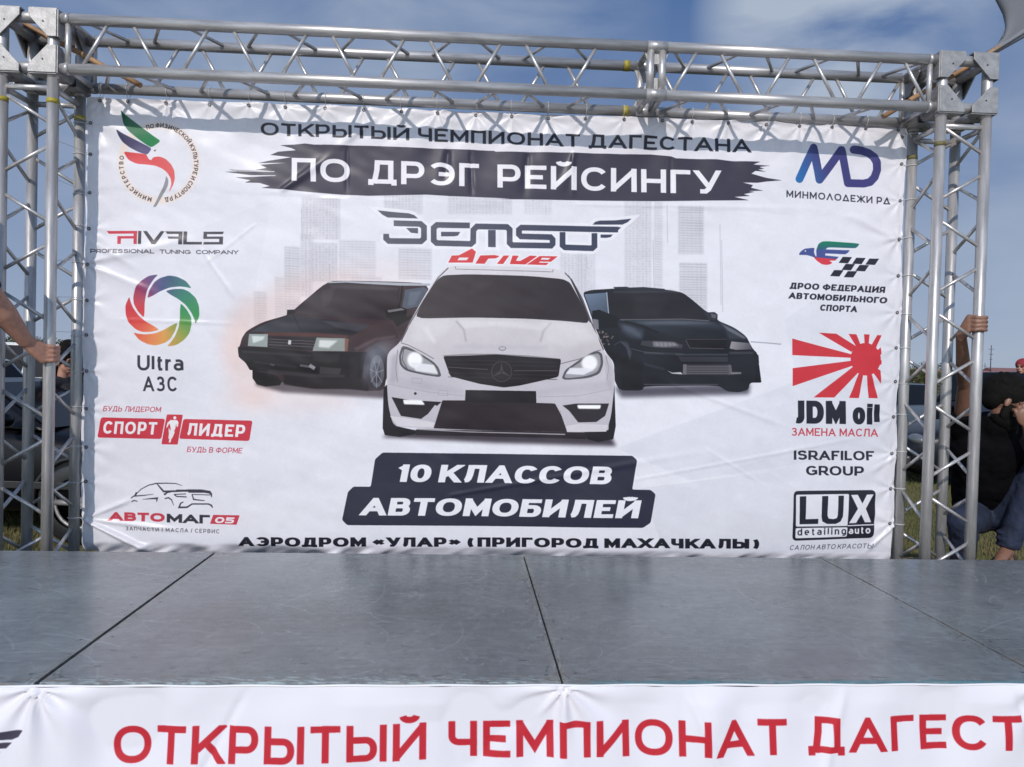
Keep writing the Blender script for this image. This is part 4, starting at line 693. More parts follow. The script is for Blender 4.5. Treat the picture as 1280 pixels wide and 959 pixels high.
# ------------------------------------------------------------------ truss
BR = .0088; CH = .0265
def truss_tower(name, xi, xo, label):
    """four chords and the zigzag braces; xi inner, xo outer"""
    cx = (xi+xo)/2; cy = (YF+YB)/2; t = empty(name, (cx, cy, 0), label, 'truss tower', 'truss towers at the banner ends')
    ztop = ZL-.15
    P = {'fi': (xi, YF), 'fo': (xo, YF), 'bi': (xi, YB), 'bo': (xo, YB)}
    for k in P: tube_obj('chord', (*P[k], .03), (*P[k], ztop+.1), CH, M['alu'], t, 20)
    z0 = CAMZ+1.206+(.034 if xi > 0 else 0); p = .2385
    def face(a, b, first):
        for k in range(11):
            z = z0-k*p; s = 1 if (k+first) % 2 == 0 else -1
            if z < .15: break
            A = Vector((*P[a], z+s*.073)); B = Vector((*P[b], z-s*.073)); d = (B-A).normalized(); tube_obj('brace', A+d*.02, B-d*.02, BR, M['alu_brace'], t, 10)
    left = xi < 0
    face('fo', 'fi', 0 if left else 1)        # front
    face('bo', 'bi', 1 if left else 0)        # rear
    face('fi', 'bi', 0 if left else 1)        # inner side
    face('fo', 'bo', 1 if left else 0)                       # outer side
    for a, b in (('fo', 'fi'), ('bo', 'bi'), ('fi', 'bi'), ('fo', 'bo')):
        for z in (ztop+.055,): tube_obj('ring_tube', (*P[a], z), (*P[b], z), .014, M['alu_brace'], t, 12)
        tube_obj('ring_tube', (*P[a], .12), (*P[b], .12), .014, M['alu_brace'], t, 12)
    for k in ('fo', 'fi', 'bi') if left else ('bi', 'fi'):
        z = ztop-.02 if left else ztop-.05
        mb = MB().tube((*P[k], z), (*P[k], z+.022), CH+.0012, n=20); mb.build('marking_tape', M['tape'] if left else mats_olive, t)
    mb = MB().cbox((cx, cy, .014), (.62, .62, .028)); mb.build('base_plate', M['plate'], t, bevel=.004)
    for k in P: MB().tube((*P[k], .028), (*P[k], .08), CH+.012, n=16).build('base_socket', M['plate'], t)
    return t
mats_olive = mat('olive_tape', (.16, .14, .05), .6, noise=.4, nscale=60)
def corner_block(name, x0, x1, label):
    """box corner: short tubes and chamfered plates on every face"""
    t = empty(name, ((x0+x1)/2, (YF+YB)/2, ZL-.03), label, 'truss corner block', 'truss corner blocks')
    X, Y, Zs = (x0, x1), (YF, YB), (ZL, ZT)
    for y in Y:
        for z in Zs: tube_obj('corner_tube', (x0, y, z), (x1, y, z), CH, M['alu'], t, 20)
    for x in X:
        for z in Zs: tube_obj('corner_tube', (x, YF, z), (x, YB, z), CH, M['alu'], t, 20)
        for y in Y: tube_obj('corner_tube', (x, y, ZL-.05), (x, y, ZT), CH, M['alu'], t, 20)
    e = .034; a = .132; c = .035; lo = [min(X), YF, ZL]; hi = [max(X), YB, ZT]
    for ax in range(3):
        u, w = [i for i in range(3) if i != ax]
        for sd in (0, 1):
            pos = (lo[ax]-e) if sd == 0 else (hi[ax]+e)
            for su in (0, 1):
                for sw in (0, 1):
                    U = (lo[u]-e+.002) if su == 0 else (hi[u]+e-.002); Wc = (lo[w]-e+.002) if sw == 0 else (hi[w]+e-.002); du = 1 if su == 0 else -1; dw = 1 if sw == 0 else -1
                    poly = [(U, Wc), (U+du*a, Wc), (U+du*a, Wc+dw*c), (U+du*c*1.2, Wc+dw*a), (U, Wc+dw*a)]
                    if ax == 2: pass
                    mb = MB().prism(poly, ax, pos-.004, pos+.004); pl = mb.build('corner_plate', M['plate'], t, bevel=.0015)
                    q = [0, 0, 0]; q[ax] = pos; q[u] = U+du*.062; q[w] = Wc+dw*.062; q2 = list(q); q[ax] -= .0065; q2[ax] += .0065
                    MB().tube(q, q2, .0042, n=10).build('bolt', M['bolt'], pl)
    return t
def truss_beam(name, x0, x1, nbr, cx0, label, phase=0):
    t = empty(name, ((x0+x1)/2, (YF+YB)/2, ZL-.03), label, 'truss beam', 'truss beam sections')
    C4 = {'ft': (YF, ZT), 'fb': (YF, ZL), 'bt': (YB, ZT), 'bb': (YB, ZL)}
    for k, (y, z) in C4.items(): tube_obj('chord', (x0, y, z), (x1, y, z), CH, M['alu'], t, 20)
    for k in range(nbr):
        cx = cx0+k*.239; s = 1 if (k+phase) % 2 == 0 else -1      # s=1: leaning like a slash
        for a, b, sg in (('fb', 'ft', 1), ('bb', 'bt', -1), ('ft', 'bt', 1), ('fb', 'bb', -1)):
            off = {'fbft': 0, 'bbbt': -.0, 'ftbt': .0, 'fbbb': 0}[a+b]
            A = Vector((cx+off-s*sg*.068, *C4[a])); B = Vector((cx+off+s*sg*.068, *C4[b])); d = (B-A).normalized(); tube_obj('brace', A+d*.02, B-d*.02, BR, M['alu_brace'], t, 10)
    for x in (x0+.03, x1-.03):
        for a, b in (('fb', 'ft'), ('bb', 'bt'), ('ft', 'bt'), ('fb', 'bb')): tube_obj('end_tube', (x, *C4[a]), (x, *C4[b]), .0135, M['alu_brace'], t, 12)
        for y, z in C4.values():
            mb = MB().tube((x-.012, y, z), (x+.012, y, z), CH+.0018, n=20); mb.build('coupling', M['alu'], t)
    return t
truss_tower('truss_tower', XL, XL-S, 'aluminium truss tower at the left end of the banner, gripped by a fist')
truss_tower('truss_tower', XR, XR+S, 'aluminium truss tower at the right end of the banner, held by a raised hand')
corner_block('corner_block', XL-S, XL, 'corner block with cut plates on top of the left truss tower')
corner_block('corner_block', XR, XR+S, 'corner block with cut plates on top of the right truss tower')
truss_beam('truss_beam', XL+.038, .853, 11, -1.899, 'longer left section of the horizontal truss beam above the banner')
truss_beam('truss_beam', .857, XR-.038, 6, 1.001, 'shorter right section of the horizontal truss beam above the banner')
jt = empty('beam_joint', (.855, (YF+YB)/2, ZL-.03), 'double upright joint frame where the two truss beam sections meet', 'beam joint')
for dx in (-.03, .03):
    for y in (YF, YB): MB().tube((.855+dx, y, ZL+.02), (.855+dx, y, ZT-.02), .0195, n=16).build('upright', M['alu_brace'], jt)
for y in (YF, YB):
    for z in (ZL, ZT): MB().tube((.855-.05, y, z), (.855+.05, y, z), CH+.002, n=20).build('coupling', M['alu'], jt)
for z in (ZL, ZT):
    for dx in (-.035, .035): MB().tube((.855+dx, YF, z), (.855+dx, YB, z), .0165, n=12).build('crosspiece', M['alu'], jt)
for y in (YF+.006, YB-.006):
    for sz in (0, 1): MB().prism([(.79, (ZL+.018, ZT-.018)[sz]), (.92, (ZL+.018, ZT-.018)[sz]), (.895, (ZL+.085, ZT-.085)[sz]), (.815, (ZL+.085, ZT-.085)[sz])], 1, y-.004, y+.004).build('gusset', M['plate'], jt)
for z in (ZT, ZL): MB().tube((.735, YB, z), (.765, YB, z), CH+.0014, n=20).build('marking_tape', M['tape'], jt)

# wooden pole ends stuck through the beam corners, the right one carries grey cloth
def pole(a, b, label):
    mb = MB(); a = Vector(a); b = Vector(b); pts = [a.lerp(b, k/8)+Vector((0, 0, .003*math.sin(k*1.9))) for k in range(9)]
    mb.path(pts, [.0135+.001*math.sin(k*2.3) for k in range(9)], 12); o = mb.build('wooden_pole', M['wood']); return tag(o, label, 'wooden pole', 'wooden poles stuck through the truss')
pl_ = pole(at(176, 107, 3.74), at(24, 27, 3.78), 'wooden pole lying through the corner above the left truss tower')
pr_ = pole(at(1104, 146, 3.74), at(1420, -42, 3.80), 'wooden pole through the right corner block with grey cloth sleeved on it')
def cloth_flag():
    top = [(1254, 46), (1257, 34), (1253, 18), (1245, 2), (1236, -14), (1228, -40), (1226, -80)]
    low = [(1237, 67), (1252, 58), (1270, 47), (1300, 29), (1340, 5.6), (1380, -18), (1415, -39)]
    mb = MB(); V = []; n = 14; m_ = len(top)
    for i in range(m_*4-3):
        f = i/4; k = min(int(f), m_-2); u = f-k; a = [top[k][c]*(1-u)+top[k+1][c]*u for c in (0, 1)]; b = [low[k][c]*(1-u)+low[k+1][c]*u for c in (0, 1)]
        for j in range(n+1):
            w = j/n; x = a[0]*(1-w)+b[0]*w; y = a[1]*(1-w)+b[1]*w; V.append(at(x, y, 3.76+.03*math.sin(3*w+f*.9)*(1-w)-(.018 if w > .97 else 0)))
    mb.add(V, [(i*(n+1)+j, i*(n+1)+j+1, (i+1)*(n+1)+j+1, (i+1)*(n+1)+j) for i in range(m_*4-4) for j in range(n)], True)
    o = mb.build('cloth', mat('grey_cloth', (.14, .15, .17), .8, bump=.1), fix=False); md = o.modifiers.new('t', 'SOLIDIFY'); md.thickness = .003
    sl_ = MB(); sl_.path([at(x, y, 3.775) for x, y in ((1234, 68.6), (1250, 59), (1275, 44.2), (1300, 29.4), (1350, -.4), (1415, -39))], [.0165, .021, .024, .025, .025, .025], 12)
    sl_.build('pole_sleeve', mat('grey_cloth_sleeve', (.16, .17, .19), .8), o)
    tag(o, 'grey cloth flag gathered on the wooden pole at the top right corner', 'flag')
cloth_flag()

# ------------------------------------------------------------------ banner
BX0, BX1 = -2.062, 2.303
eyL = [at(112, y, YB).z for y in (154, 193, 241, 286, 331, 376, 419, 464, 511, 559, 602, 649)]
eyR = [at(1124, y, YB).z for y in (171, 205, 251, 299, 345, 391, 435, 477, 521, 567, 611, 654)]
eyT = [at(x, 135, YB).x for x in (125, 160, 208, 262, 312, 357, 407, 455, 502, 547, 595, 640, 686, 732, 780, 828, 865, 910, 958, 1000, 1040, 1083, 1124)]
BT = lambda X: CAMZ+1.372+.0055*X
EY = [(BX0+.022, z) for z in eyL]+[(BX1-.022, z) for z in eyR]+[(x, BT(x)-.02) for x in eyT]
def vnoise(X, Z, s, seed):
    r = np.random.default_rng(seed); g = r.normal(0, 1, (64, 64)); x = X/s+20; z = Z/s+20; i = np.floor(x).astype(int); j = np.floor(z).astype(int); u = x-i; w = z-j; u = u*u*(3-2*u); w = w*w*(3-2*w); i %= 63; j %= 63
    return g[i, j]*(1-u)*(1-w)+g[i+1, j]*u*(1-w)+g[i, j+1]*(1-u)*w+g[i+1, j+1]*u*w
def banner():
    nx_, nz = 560, 300; x = np.linspace(BX0, BX1, nx_); z = np.linspace(0, 1, nz); X, T = np.meshgrid(x, z)
    top = BT(X); bot = CAMZ-1.035+.012*vnoise(X, X*0, .16, 3)+.006*np.sin(X*31)
    sag = .006*np.abs(np.sin((X-eyT[0])/(.197)*math.pi)); top = top-sag
    edge = .004*np.sin(T*38)+.003*np.sin(T*17+1); X = X+edge*(np.exp(-(X-BX0)/.05)-np.exp(-(BX1-X)/.05))
    Zv = bot+(top-bot)*T
    D = .008*vnoise(X, Zv, .8, 11)+.0028*vnoise(X, Zv*1.6, .3, 12)+.0007*vnoise(X*1.2+Zv, Zv*1.8, .1, 13)
    # tension creases that fan out from the eyelets
    r_ = np.random.default_rng(5)
    for k, (ex, ez) in enumerate(EY):
        dx, dz = X-ex, Zv-ez; d = np.hypot(dx, dz)+1e-6; th = np.arctan2(dz, dx); amp = r_.uniform(.35, 1.3)*(.0042 if k < 24 else .0055); R0 = r_.uniform(.09, .2) if k < 24 else r_.uniform(.12, .28)
        D += amp*np.exp(-d/R0)*np.cos(th*r_.integers(6, 9)+r_.uniform(0, 6))*np.clip(d/.02, 0, 1)
    # sharp drag creases: start, end, width, height
    for (a, b, w, h) in [((104, 649), (192, 692), .016, .016), ((104, 649), (235, 664), .014, .007), ((104, 649), (170, 622), .014, .008), ((1122, 300), (1050, 262), .03, .006), ((1118, 655), (1078, 694), .014, .008), ((1119, 570), (1085, 592), .02, .005), ((107, 330), (250, 296), .03, .004), ((107, 330), (210, 372), .02, .003),
                         ((434, 184), (434, 246), .012, -.004), ((588, 188), (590, 248), .012, -.005), ((716, 190), (716, 250), .014, .004), ((839, 196), (840, 246), .008, -.003), ((350, 240), (420, 190), .03, .006), ((470, 150), (420, 186), .02, .006), ((560, 186), (556, 230), .03, -.007), ((660, 190), (655, 250), .03, -.005), ((720, 190), (700, 240), .03, .004),
                         ((110, 300), (180, 340), .02, .003), ((250, 310), (300, 380), .012, .0025), ((320, 280), (250, 335), .01, .002), ((840, 480), (1000, 540), .014, .0025), ((560, 620), (900, 560), .02, .0025), ((150, 400), (300, 405), .008, .0025), ((790, 600), (1110, 540), .01, .0022), ((880, 560), (960, 610), .008, .0025), ((720, 255), (1050, 262), .015, .002)]:
        A = at(*a, YB); B = at(*b, YB); ux, uz = B.x-A.x, B.z-A.z; L = math.hypot(ux, uz); ux /= L; uz /= L
        s = (X-A.x)*ux+(Zv-A.z)*uz; q = (X-A.x)*uz-(Zv-A.z)*ux; ww = w*(.4+.6*np.clip(s/L, 0, 1)); D += 1.5*h*np.exp(-(q/ww)**2)*np.clip(s/.03+.3, 0, 1)*np.clip((L-s)/(.35*L), 0, 1)*(s > -.02)
    # top: slack folds between the ties, leaning to the sun
    tz = np.clip((Zv-(top-.30))/.30, 0, 1); D += tz**1.5*(.007*vnoise(X*1.0+Zv*.8, Zv*.5, .12, 21)+.003*vnoise(X-Zv*.9, Zv*.5, .07, 22))
    # bottom: crumpled where the cloth is dragged over the stage edge
    bz = np.clip((CAMZ-.958-Zv)/.07, 0, 1); D += bz*(.022*vnoise(X+Zv*.8, Zv*.6, .12, 31)+.012*vnoise(X-Zv*1.4, Zv, .055, 32))-bz**1.5*.05
    Yv = YB-D
    me = bpy.data.meshes.new('banner'); V = np.stack([X, Yv, Zv], -1).reshape(-1, 3)
    i = np.arange((nz-1)*nx_).reshape(nz-1, nx_)[:, :-1].ravel(); Fq = np.stack([i, i+1, i+nx_+1, i+nx_], 1)
    me.from_pydata(V, [], Fq); me.polygons.foreach_set('use_smooth', np.ones(len(Fq), bool))
    cv = banner_art(); cw = cv.w/cv.ppm; chh = cv.h/cv.ppm
    uv = np.stack([(V[:, 0]-cv.x0)/cw, 1-(cv.z1-V[:, 2])/chh], 1)[Fq.ravel()]; l = me.uv_layers.new(name='print'); l.data.foreach_set('uv', uv.astype(np.float32).ravel()); me.update()
    o = link('banner', me, vinyl('printed_vinyl', cv.image('banner_print')))
    tag(o, 'large white printed vinyl banner with three cars, laced between the truss towers', 'banner')
    em = MB().path([(.0065*math.cos(t), 0, .0065*math.sin(t)) for t in np.linspace(0, 2*math.pi, 17)[:-1]], .003, 6, closed=True).mesh('eyelet'); em.materials.append(M['eyelet'])
    rr = random.Random(4)
    for k, (ex, ez) in enumerate(EY):
        j = min(nz-1, max(0, int((ez-(CAMZ-1.03))/(2.405)*(nz-1)))); ii = min(nx_-1, max(0, int((ex-BX0)/(BX1-BX0)*(nx_-1)))); yy = float(Yv[j, ii])-.003
        q = bpy.data.objects.new('eyelet', em); COL.objects.link(q); q.location = (ex, yy, ez); setpar(q, o)
        mb = MB(); zz = rr.uniform(-.012, .016)
        if k < 12:
            far = rr.random() < .5
            ring = [(XL+.030*math.cos(a), YB-.030*math.sin(a), ez+zz) for a in np.linspace(0, math.pi, 7)]
            mb.path([(ex, yy, ez)]+ring+[(ex+.004, YB+.004, ez)], .0016, 5)
            if far: mb.path([(ex, yy-.002, ez), (XL+.02, YB-.08, ez+.01), (XL+.01, YF+.03, ez-zz), (XL-.025, YF+.02, ez-zz)], .0014, 5)
        elif k < 24:
            ring = [(XR+.030*math.cos(a), YB-.030*math.sin(a), ez+zz) for a in np.linspace(math.pi, 0, 7)][:5]; mb.path([(ex, yy, ez)]+ring+[(XR+.03, YB, ez+zz), (XR, YB+.03, ez+zz)], .0018, 5)
        else:
            mb.path([(ex, yy, ez)]+[(ex+zz*.5, YB-.030*math.cos(a), ZL+.030*math.sin(a)) for a in np.linspace(-1.2, 1.4, 7)]+[(ex+zz, YB+.03, ZL), (ex, YB+.004, ez)], .0016, 5)
        mb.build('tie_cord', M['rope'], o)
banner()

# ------------------------------------------------------------------ stage
class Flat(Canvas):
    def __init__(s, w, h, ppm, base):
        s.ppm = ppm; s.w = int(w*ppm); s.h = int(h*ppm); s.a = np.empty((s.h, s.w, 3), np.float32); s.a[:] = np.array(base, np.float32)/255
    def map(s, P): return np.array(P, float)[:, :2]*s.ppm
def deck_art():
    """paint wear on the plywood: x along the stage from -4.1, y from the rear edge to the front"""
    W, H = 7.4, 1.44; cv = Flat(W, H, 330, (115, 119, 121)); r = np.random.default_rng(9)
    yy, xx = np.mgrid[0:cv.h, 0:cv.w]; nse = np.zeros((cv.h, cv.w))
    for s, a in ((.9, .05), (.3, .035), (.08, .02), (.02, .03)): nse += a*vnoise(xx/cv.ppm, yy/cv.ppm*1.0, s, int(s*1000))
    nse += .02*vnoise(xx/cv.ppm*.15, yy/cv.ppm, .012, 77)
    cv.a *= (1+nse)[..., None].astype(np.float32)
    cv.a *= np.array([1, 1, 1], np.float32)+np.clip(vnoise(xx/cv.ppm, yy/cv.ppm, .5, 5), 0, 1)[..., None].astype(np.float32)*np.array([-.012, .008, .006], np.float32)
    def scratch(x, y, a, L, w, col, al, bend=.1):
        p = [(x+L*t*math.cos(a+bend*t), y+L*t*math.sin(a+bend*t)) for t in np.linspace(0, 1, 5)]; cv.stroke(p, w, col, al)
    for _ in range(900): scratch(r.uniform(0, W), r.uniform(0, H), r.normal(0, .5)+(math.pi if r.random() < .5 else 0), r.gamma(2, .05), r.uniform(.0018, .004), (186, 192, 196), r.uniform(.1, .45), r.normal(0, .4))
    for _ in range(130): scratch(r.uniform(0, W), r.uniform(0, H), r.uniform(0, 6.3), r.gamma(2, .12), r.uniform(.002, .004), (176, 182, 186), r.uniform(.1, .35), r.normal(0, .8))
    for _ in range(260): scratch(r.uniform(0, W), r.uniform(0, H), r.normal(0, .3), r.uniform(.01, .05), r.uniform(.003, .007), (46, 46, 48), r.uniform(.2, .6))
    for _ in range(500): cv.fill(ellipse(r.uniform(0, W), r.uniform(0, H), r.uniform(.001, .004), r.uniform(.001, .003), 8), (190, 196, 198), r.uniform(.2, .7))
    for _ in range(70): scratch(r.uniform(0, W), r.uniform(0, H), r.uniform(-.6, .6)+(math.pi if r.random() < .5 else 0), r.uniform(.15, .5), r.uniform(.002, .0035), (200, 206, 208), r.uniform(.2, .5), r.normal(0, .5))
    for _ in range(160): scratch(r.normal(1.6, .35), r.uniform(.5, H), r.normal(-.5, .15), r.uniform(.03, .14), r.uniform(.0015, .003), (196, 196, 190), r.uniform(.2, .5))
    for k in range(9): scratch(r.uniform(1.55, 2.3), H-r.uniform(.04, .12), r.normal(-.5, .2), r.uniform(.04, .09), r.uniform(.006, .012), (126, 108, 86), r.uniform(.4, .7))
    # dense scuffs beside the middle seam
    for cx, cy, sx, sy, n in [(3.62, .25, .05, .22, 260), (3.92, .3, .06, .3, 220), (4.2, .3, .06, .35, 160), (3.75, .7, .2, .25, 120), (4.1, 1.25, .3, .1, 120), (2.95, .1, .06, .08, 90)]:
        for _ in range(n): scratch(r.normal(cx, sx), r.normal(cy, sy), r.uniform(0, 6.3), r.uniform(.005, .03), r.uniform(.0016, .003), (200, 206, 210), r.uniform(.15, .6))
    for k in range(5): scratch(3.3+r.uniform(0, .5), .5+r.uniform(0, .4), r.uniform(-.7, .7), r.uniform(.3, .6), .003, (186, 192, 196), .4, r.normal(0, .4))
    # worn edges, bare teal primer towards the front right
    for _ in range(900): scratch(r.uniform(0, W), H-abs(r.normal(0, .03)), r.normal(0, .15), r.uniform(.01, .06), r.uniform(.002, .006), [(150, 156, 158), (58, 60, 64), (120, 104, 84)][r.integers(3)], r.uniform(.2, .6))
    for _ in range(420): scratch(r.uniform(4.45, 7.3), H-abs(r.normal(0, .010)), r.normal(0, .08), r.uniform(.02, .1), r.uniform(.003, .008), (72, 118, 128), r.uniform(.15, .5))
    for _ in range(240): scratch(r.uniform(2.9, 4.4), H-abs(r.normal(0, .022)), r.normal(0, .08), r.uniform(.01, .05), r.uniform(.002, .005), (176, 196, 196), r.uniform(.25, .7))
    for sx in (1.47, 2.938, 4.398, 5.887):
        for dx_ in (-.012, .012): cv.stroke([(sx+dx_, 0), (sx+dx_*1.3, H*.5), (sx+dx_, H)], .005, (138, 132, 120), .4)
        for sg in (-.045, .045):
            for yy_ in (.05, .4, .75, 1.1, 1.38): cv.fill(ellipse(sx+sg+r.normal(0, .004), yy_+r.normal(0, .01), .0055, .0055, 12), (58, 58, 60), .8)
    for sx in (1.47, 2.938, 4.398, 5.887):
        for _ in range(230): scratch(r.normal(sx, .018), r.uniform(0, H), math.pi/2+r.normal(0, .3), r.uniform(.01, .08), r.uniform(.002, .005), [(150, 156, 158), (130, 116, 96), (60, 60, 62)][r.integers(3)], r.uniform(.2, .6))
    return cv
st = empty('stage', (0, 0, 0), 'low stage of scuffed grey plywood panels in front of the banner', 'stage', rz=.0168)
mat_dirt = mat('dirty_frame', (.06, .048, .035), .9, noise=.6, nscale=30)
def stage():
    im = deck_art().image('deck_wear'); m = bpy.data.materials.new('painted_plywood'); m.use_nodes = True; n = m.node_tree.nodes; l = m.node_tree.links; b = n['Principled BSDF']
    t = n.new('ShaderNodeTexImage'); t.image = im; l.new(t.outputs[0], b.inputs['Base Color'])
    tc_ = n.new('ShaderNodeTexCoord'); z = n.new('ShaderNodeTexNoise'); z.inputs['Scale'].default_value = 5; z.inputs['Detail'].default_value = 9; z.inputs['Roughness'].default_value = .7; l.new(tc_.outputs['Object'], z.inputs['Vector'])
    mr = n.new('ShaderNodeMapRange'); mr.inputs['To Min'].default_value = .17; mr.inputs['To Max'].default_value = .36; l.new(z.outputs[0], mr.inputs[0]); l.new(mr.outputs[0], b.inputs['Roughness']); b.inputs['Specular IOR Level'].default_value = .5
    mpn = n.new('ShaderNodeMapping'); mpn.inputs['Scale'].default_value = (3, 14, 3); l.new(tc_.outputs['Object'], mpn.inputs[0]); z2 = n.new('ShaderNodeTexNoise'); z2.inputs['Scale'].default_value = 3; z2.inputs['Detail'].default_value = 6; l.new(mpn.outputs[0], z2.inputs['Vector'])
    k = n.new('ShaderNodeBump'); k.inputs['Strength'].default_value = .12; k.inputs['Distance'].default_value = .01; l.new(z2.outputs[0], k.inputs['Height']); l.new(k.outputs[0], b.inputs['Normal'])
    seams = [-4.1, -2.63, -1.1622, .2978, 1.7871, 3.27]; gaps = [.004, .005, .008, .0034, .0042, .004]
    edge = mat('plywood_edge', (.2, .17, .13), .8, noise=.5, nscale=30, stretch=(1, 1, 12))
    for i in range(5):
        x0, x1 = seams[i]+gaps[i], seams[i+1]-gaps[i+1]; dz = [.0, -.001, .001, 0, -.001][i]; mb = MB(); nX = 24; v = []; r = random.Random(i)
        for yy in (SY0, SY0+.004, SY1-.004, SY1):
            for kx in range(nX+1):
                x = x0+(x1-x0)*kx/nX; v.append((x, yy+(r.uniform(-.0015, .0015) if yy in (SY0, SY1) else 0), STZ+dz-(.003 if yy in (SY0, SY1) else 0)))
        f = [(j*(nX+1)+q, j*(nX+1)+q+1, (j+1)*(nX+1)+q+1, (j+1)*(nX+1)+q) for j in range(3) for q in range(nX)]; nv = len(v)
        base = [(x0, SY0, STZ-.021), (x1, SY0, STZ-.021), (x1, SY1, STZ-.021), (x0, SY1, STZ-.021)]; mb.add(v+base, f)
        mb.f.append(tuple([nv]+list(range(0, nX+1))[::1]+[nv+1])[::-1]); mb.f.append(tuple([nv+3]+[3*(nX+1)+q for q in range(nX+1)]+[nv+2])); mb.f.append((nv, 0, nX+1, 2*(nX+1), 3*(nX+1), nv+3)); mb.f.append((nv+1, nX, 2*nX+1, 3*nX+2, 4*nX+3, nv+2)); mb.f.append((nv, nv+1, nv+2, nv+3)); mb.sm += [False]*5
        me = mb.mesh('deck_panel', False); bb = bmesh.new(); bb.from_mesh(me); bmesh.ops.recalc_face_normals(bb, faces=bb.faces); bb.to_mesh(me); bb.free()
        uvl = me.uv_layers.new(name='uv')
        for p in me.polygons:
            for li in p.loop_indices: c = me.vertices[me.loops[li].vertex_index].co; uvl.data[li].uv = ((c.x+4.1)/7.4, (c.y-SY0)/1.44)
        o = bpy.data.objects.new('deck_panel', me); me.materials.append(m); COL.objects.link(o); o.parent = st
        for xx in (x0+.03, x1-.03): q = MB().box((xx-.022, SY0+.03, STZ-.085), (xx+.022, SY1-.03, STZ-.0215)).build('frame_beam', mat_dirt); q.parent = st
        for yy in (SY0+.05, SY1-.05):
            q = MB().box((x0+.055, yy-.022, STZ-.085), (x1-.055, yy+.022, STZ-.0215)).build('frame_beam', M['bolt']); q.parent = st
            for xx in (x0+.03, x1-.03): q = MB().tube((xx, yy, 0), (xx, yy, STZ-.086), .024).build('leg', M['alu']); q.parent = st
stage()
def skirt():
    cv = skirt_art(); nx_, nz = 940, 90; x = np.linspace(-4.14, 3.31, nx_); T = np.linspace(0, 1, nz); X, T = np.meshgrid(x, T)
    top = STZ-.004-.0025*np.abs(vnoise(X, X*0, .09, 41)); Zv = .012+(top-.012)*T; dn = (top-Zv)
    D = .012*vnoise(X, Zv*.7, .45, 42)*np.clip(dn/.1, 0, 1)+.006*vnoise(X, Zv*.4, .1, 43)*np.clip(dn/.05, 0, 1)+dn*.08+.004
    for px, sgn in ((50, 1), (706, 1), (1330, 1), (-600, 1), (-1240, 1)):
        ex = at(px, 856, 2.045).x; dx = X-ex; d = np.hypot(dx, dn)+1e-6; th = np.arctan2(dx, dn); D += .016*np.exp(-d/.10)*np.cos(th*9)*np.clip(d/.012, 0, 1)+.010*np.exp(-(dx/.02)**2)*np.exp(-dn/.2)*np.clip(dn/.02, 0, 1)
    for (cx_, w_, h_, sl_) in ((-1.35, .010, .006, .3), (-.62, .012, -.005, -.5), (.62, .01, .005, .45), (1.1, .014, .006, -.25), (1.62, .01, -.005, .3), (-1.75, .012, .006, -.2)): D += h_*np.exp(-((X-cx_-sl_*dn)/w_)**2)*np.clip(dn/.05, 0, 1)
    Yv = SY0-.006+X*.0168-np.maximum(D, .0005)
    me = bpy.data.meshes.new('skirt'); V = np.stack([X, Yv, Zv], -1).reshape(-1, 3); i = np.arange((nz-1)*nx_).reshape(nz-1, nx_)[:, :-1].ravel(); Fq = np.stack([i, i+1, i+nx_+1, i+nx_], 1)
    me.from_pydata(V, [], Fq); me.polygons.foreach_set('use_smooth', np.ones(len(Fq), bool))
    uv = np.stack([(V[:, 0]-cv.x0)/(cv.w/cv.ppm), 1-(cv.z1-V[:, 2])/(cv.h/cv.ppm)], 1)[Fq.ravel()]; l = me.uv_layers.new(name='print'); l.data.foreach_set('uv', uv.astype(np.float32).ravel()); me.update()
    o = link('stage_skirt', me, vinyl('skirt_vinyl', cv.image('skirt_print'), rough=.5)); tag(o, 'white vinyl skirt with red lettering hanging from the front edge of the stage', 'banner')
    hem = MB().path([(xx, SY0-.008+xx*.0168, STZ-.004-.0012*math.sin(xx*23)) for xx in np.linspace(-4.14, 3.31, 210)], .0035, 6); hem.build('hem', mat('hem_vinyl', (.7, .7, .72), .5), o)
skirt()
# ------------------------------------------------------------------ people
def fuse(name, mb, m, parent, voxel=.007, it=4, disp=0):
    """weld overlapping closed shapes into one continuous skin"""
    me = mb.mesh(fix=True); o = bpy.data.objects.new('tmp', me); COL.objects.link(o)
    r = o.modifiers.new('r', 'REMESH'); r.mode = 'VOXEL'; r.voxel_size = voxel; r.use_smooth_shade = True
    s_ = o.modifiers.new('s', 'SMOOTH'); s_.factor = .5; s_.iterations = it
    if disp:
        tx = bpy.data.textures.new('folds', 'CLOUDS'); tx.noise_scale = .07; d = o.modifiers.new('d', 'DISPLACE'); d.texture = tx; d.strength = disp; d.mid_level = .5; d.texture_coords = 'GLOBAL'
    dg = bpy.context.evaluated_depsgraph_get(); new = bpy.data.meshes.new_from_object(o.evaluated_get(dg)); bpy.data.objects.remove(o)
    new.materials.clear(); new.name = name; return link(name, new, m, parent)
def limb(mb, pts, rs, ends=(True, True), n=16):
    for i in range(len(pts)-1): mb.tube(pts[i], pts[i+1], rs[i], rs[i+1], n=n)
    for i, p in enumerate(pts):
        if (i == 0 and not ends[0]) or (i == len(pts)-1 and not ends[1]): continue
        mb.sphere(p, rs[i], n, 8)
    return mb
def frame(f, u):
    f = Vector(f).normalized(); u = Vector(u); s_ = f.cross(u).normalized(); u = s_.cross(f); return f, s_, u      # forward, right side, up
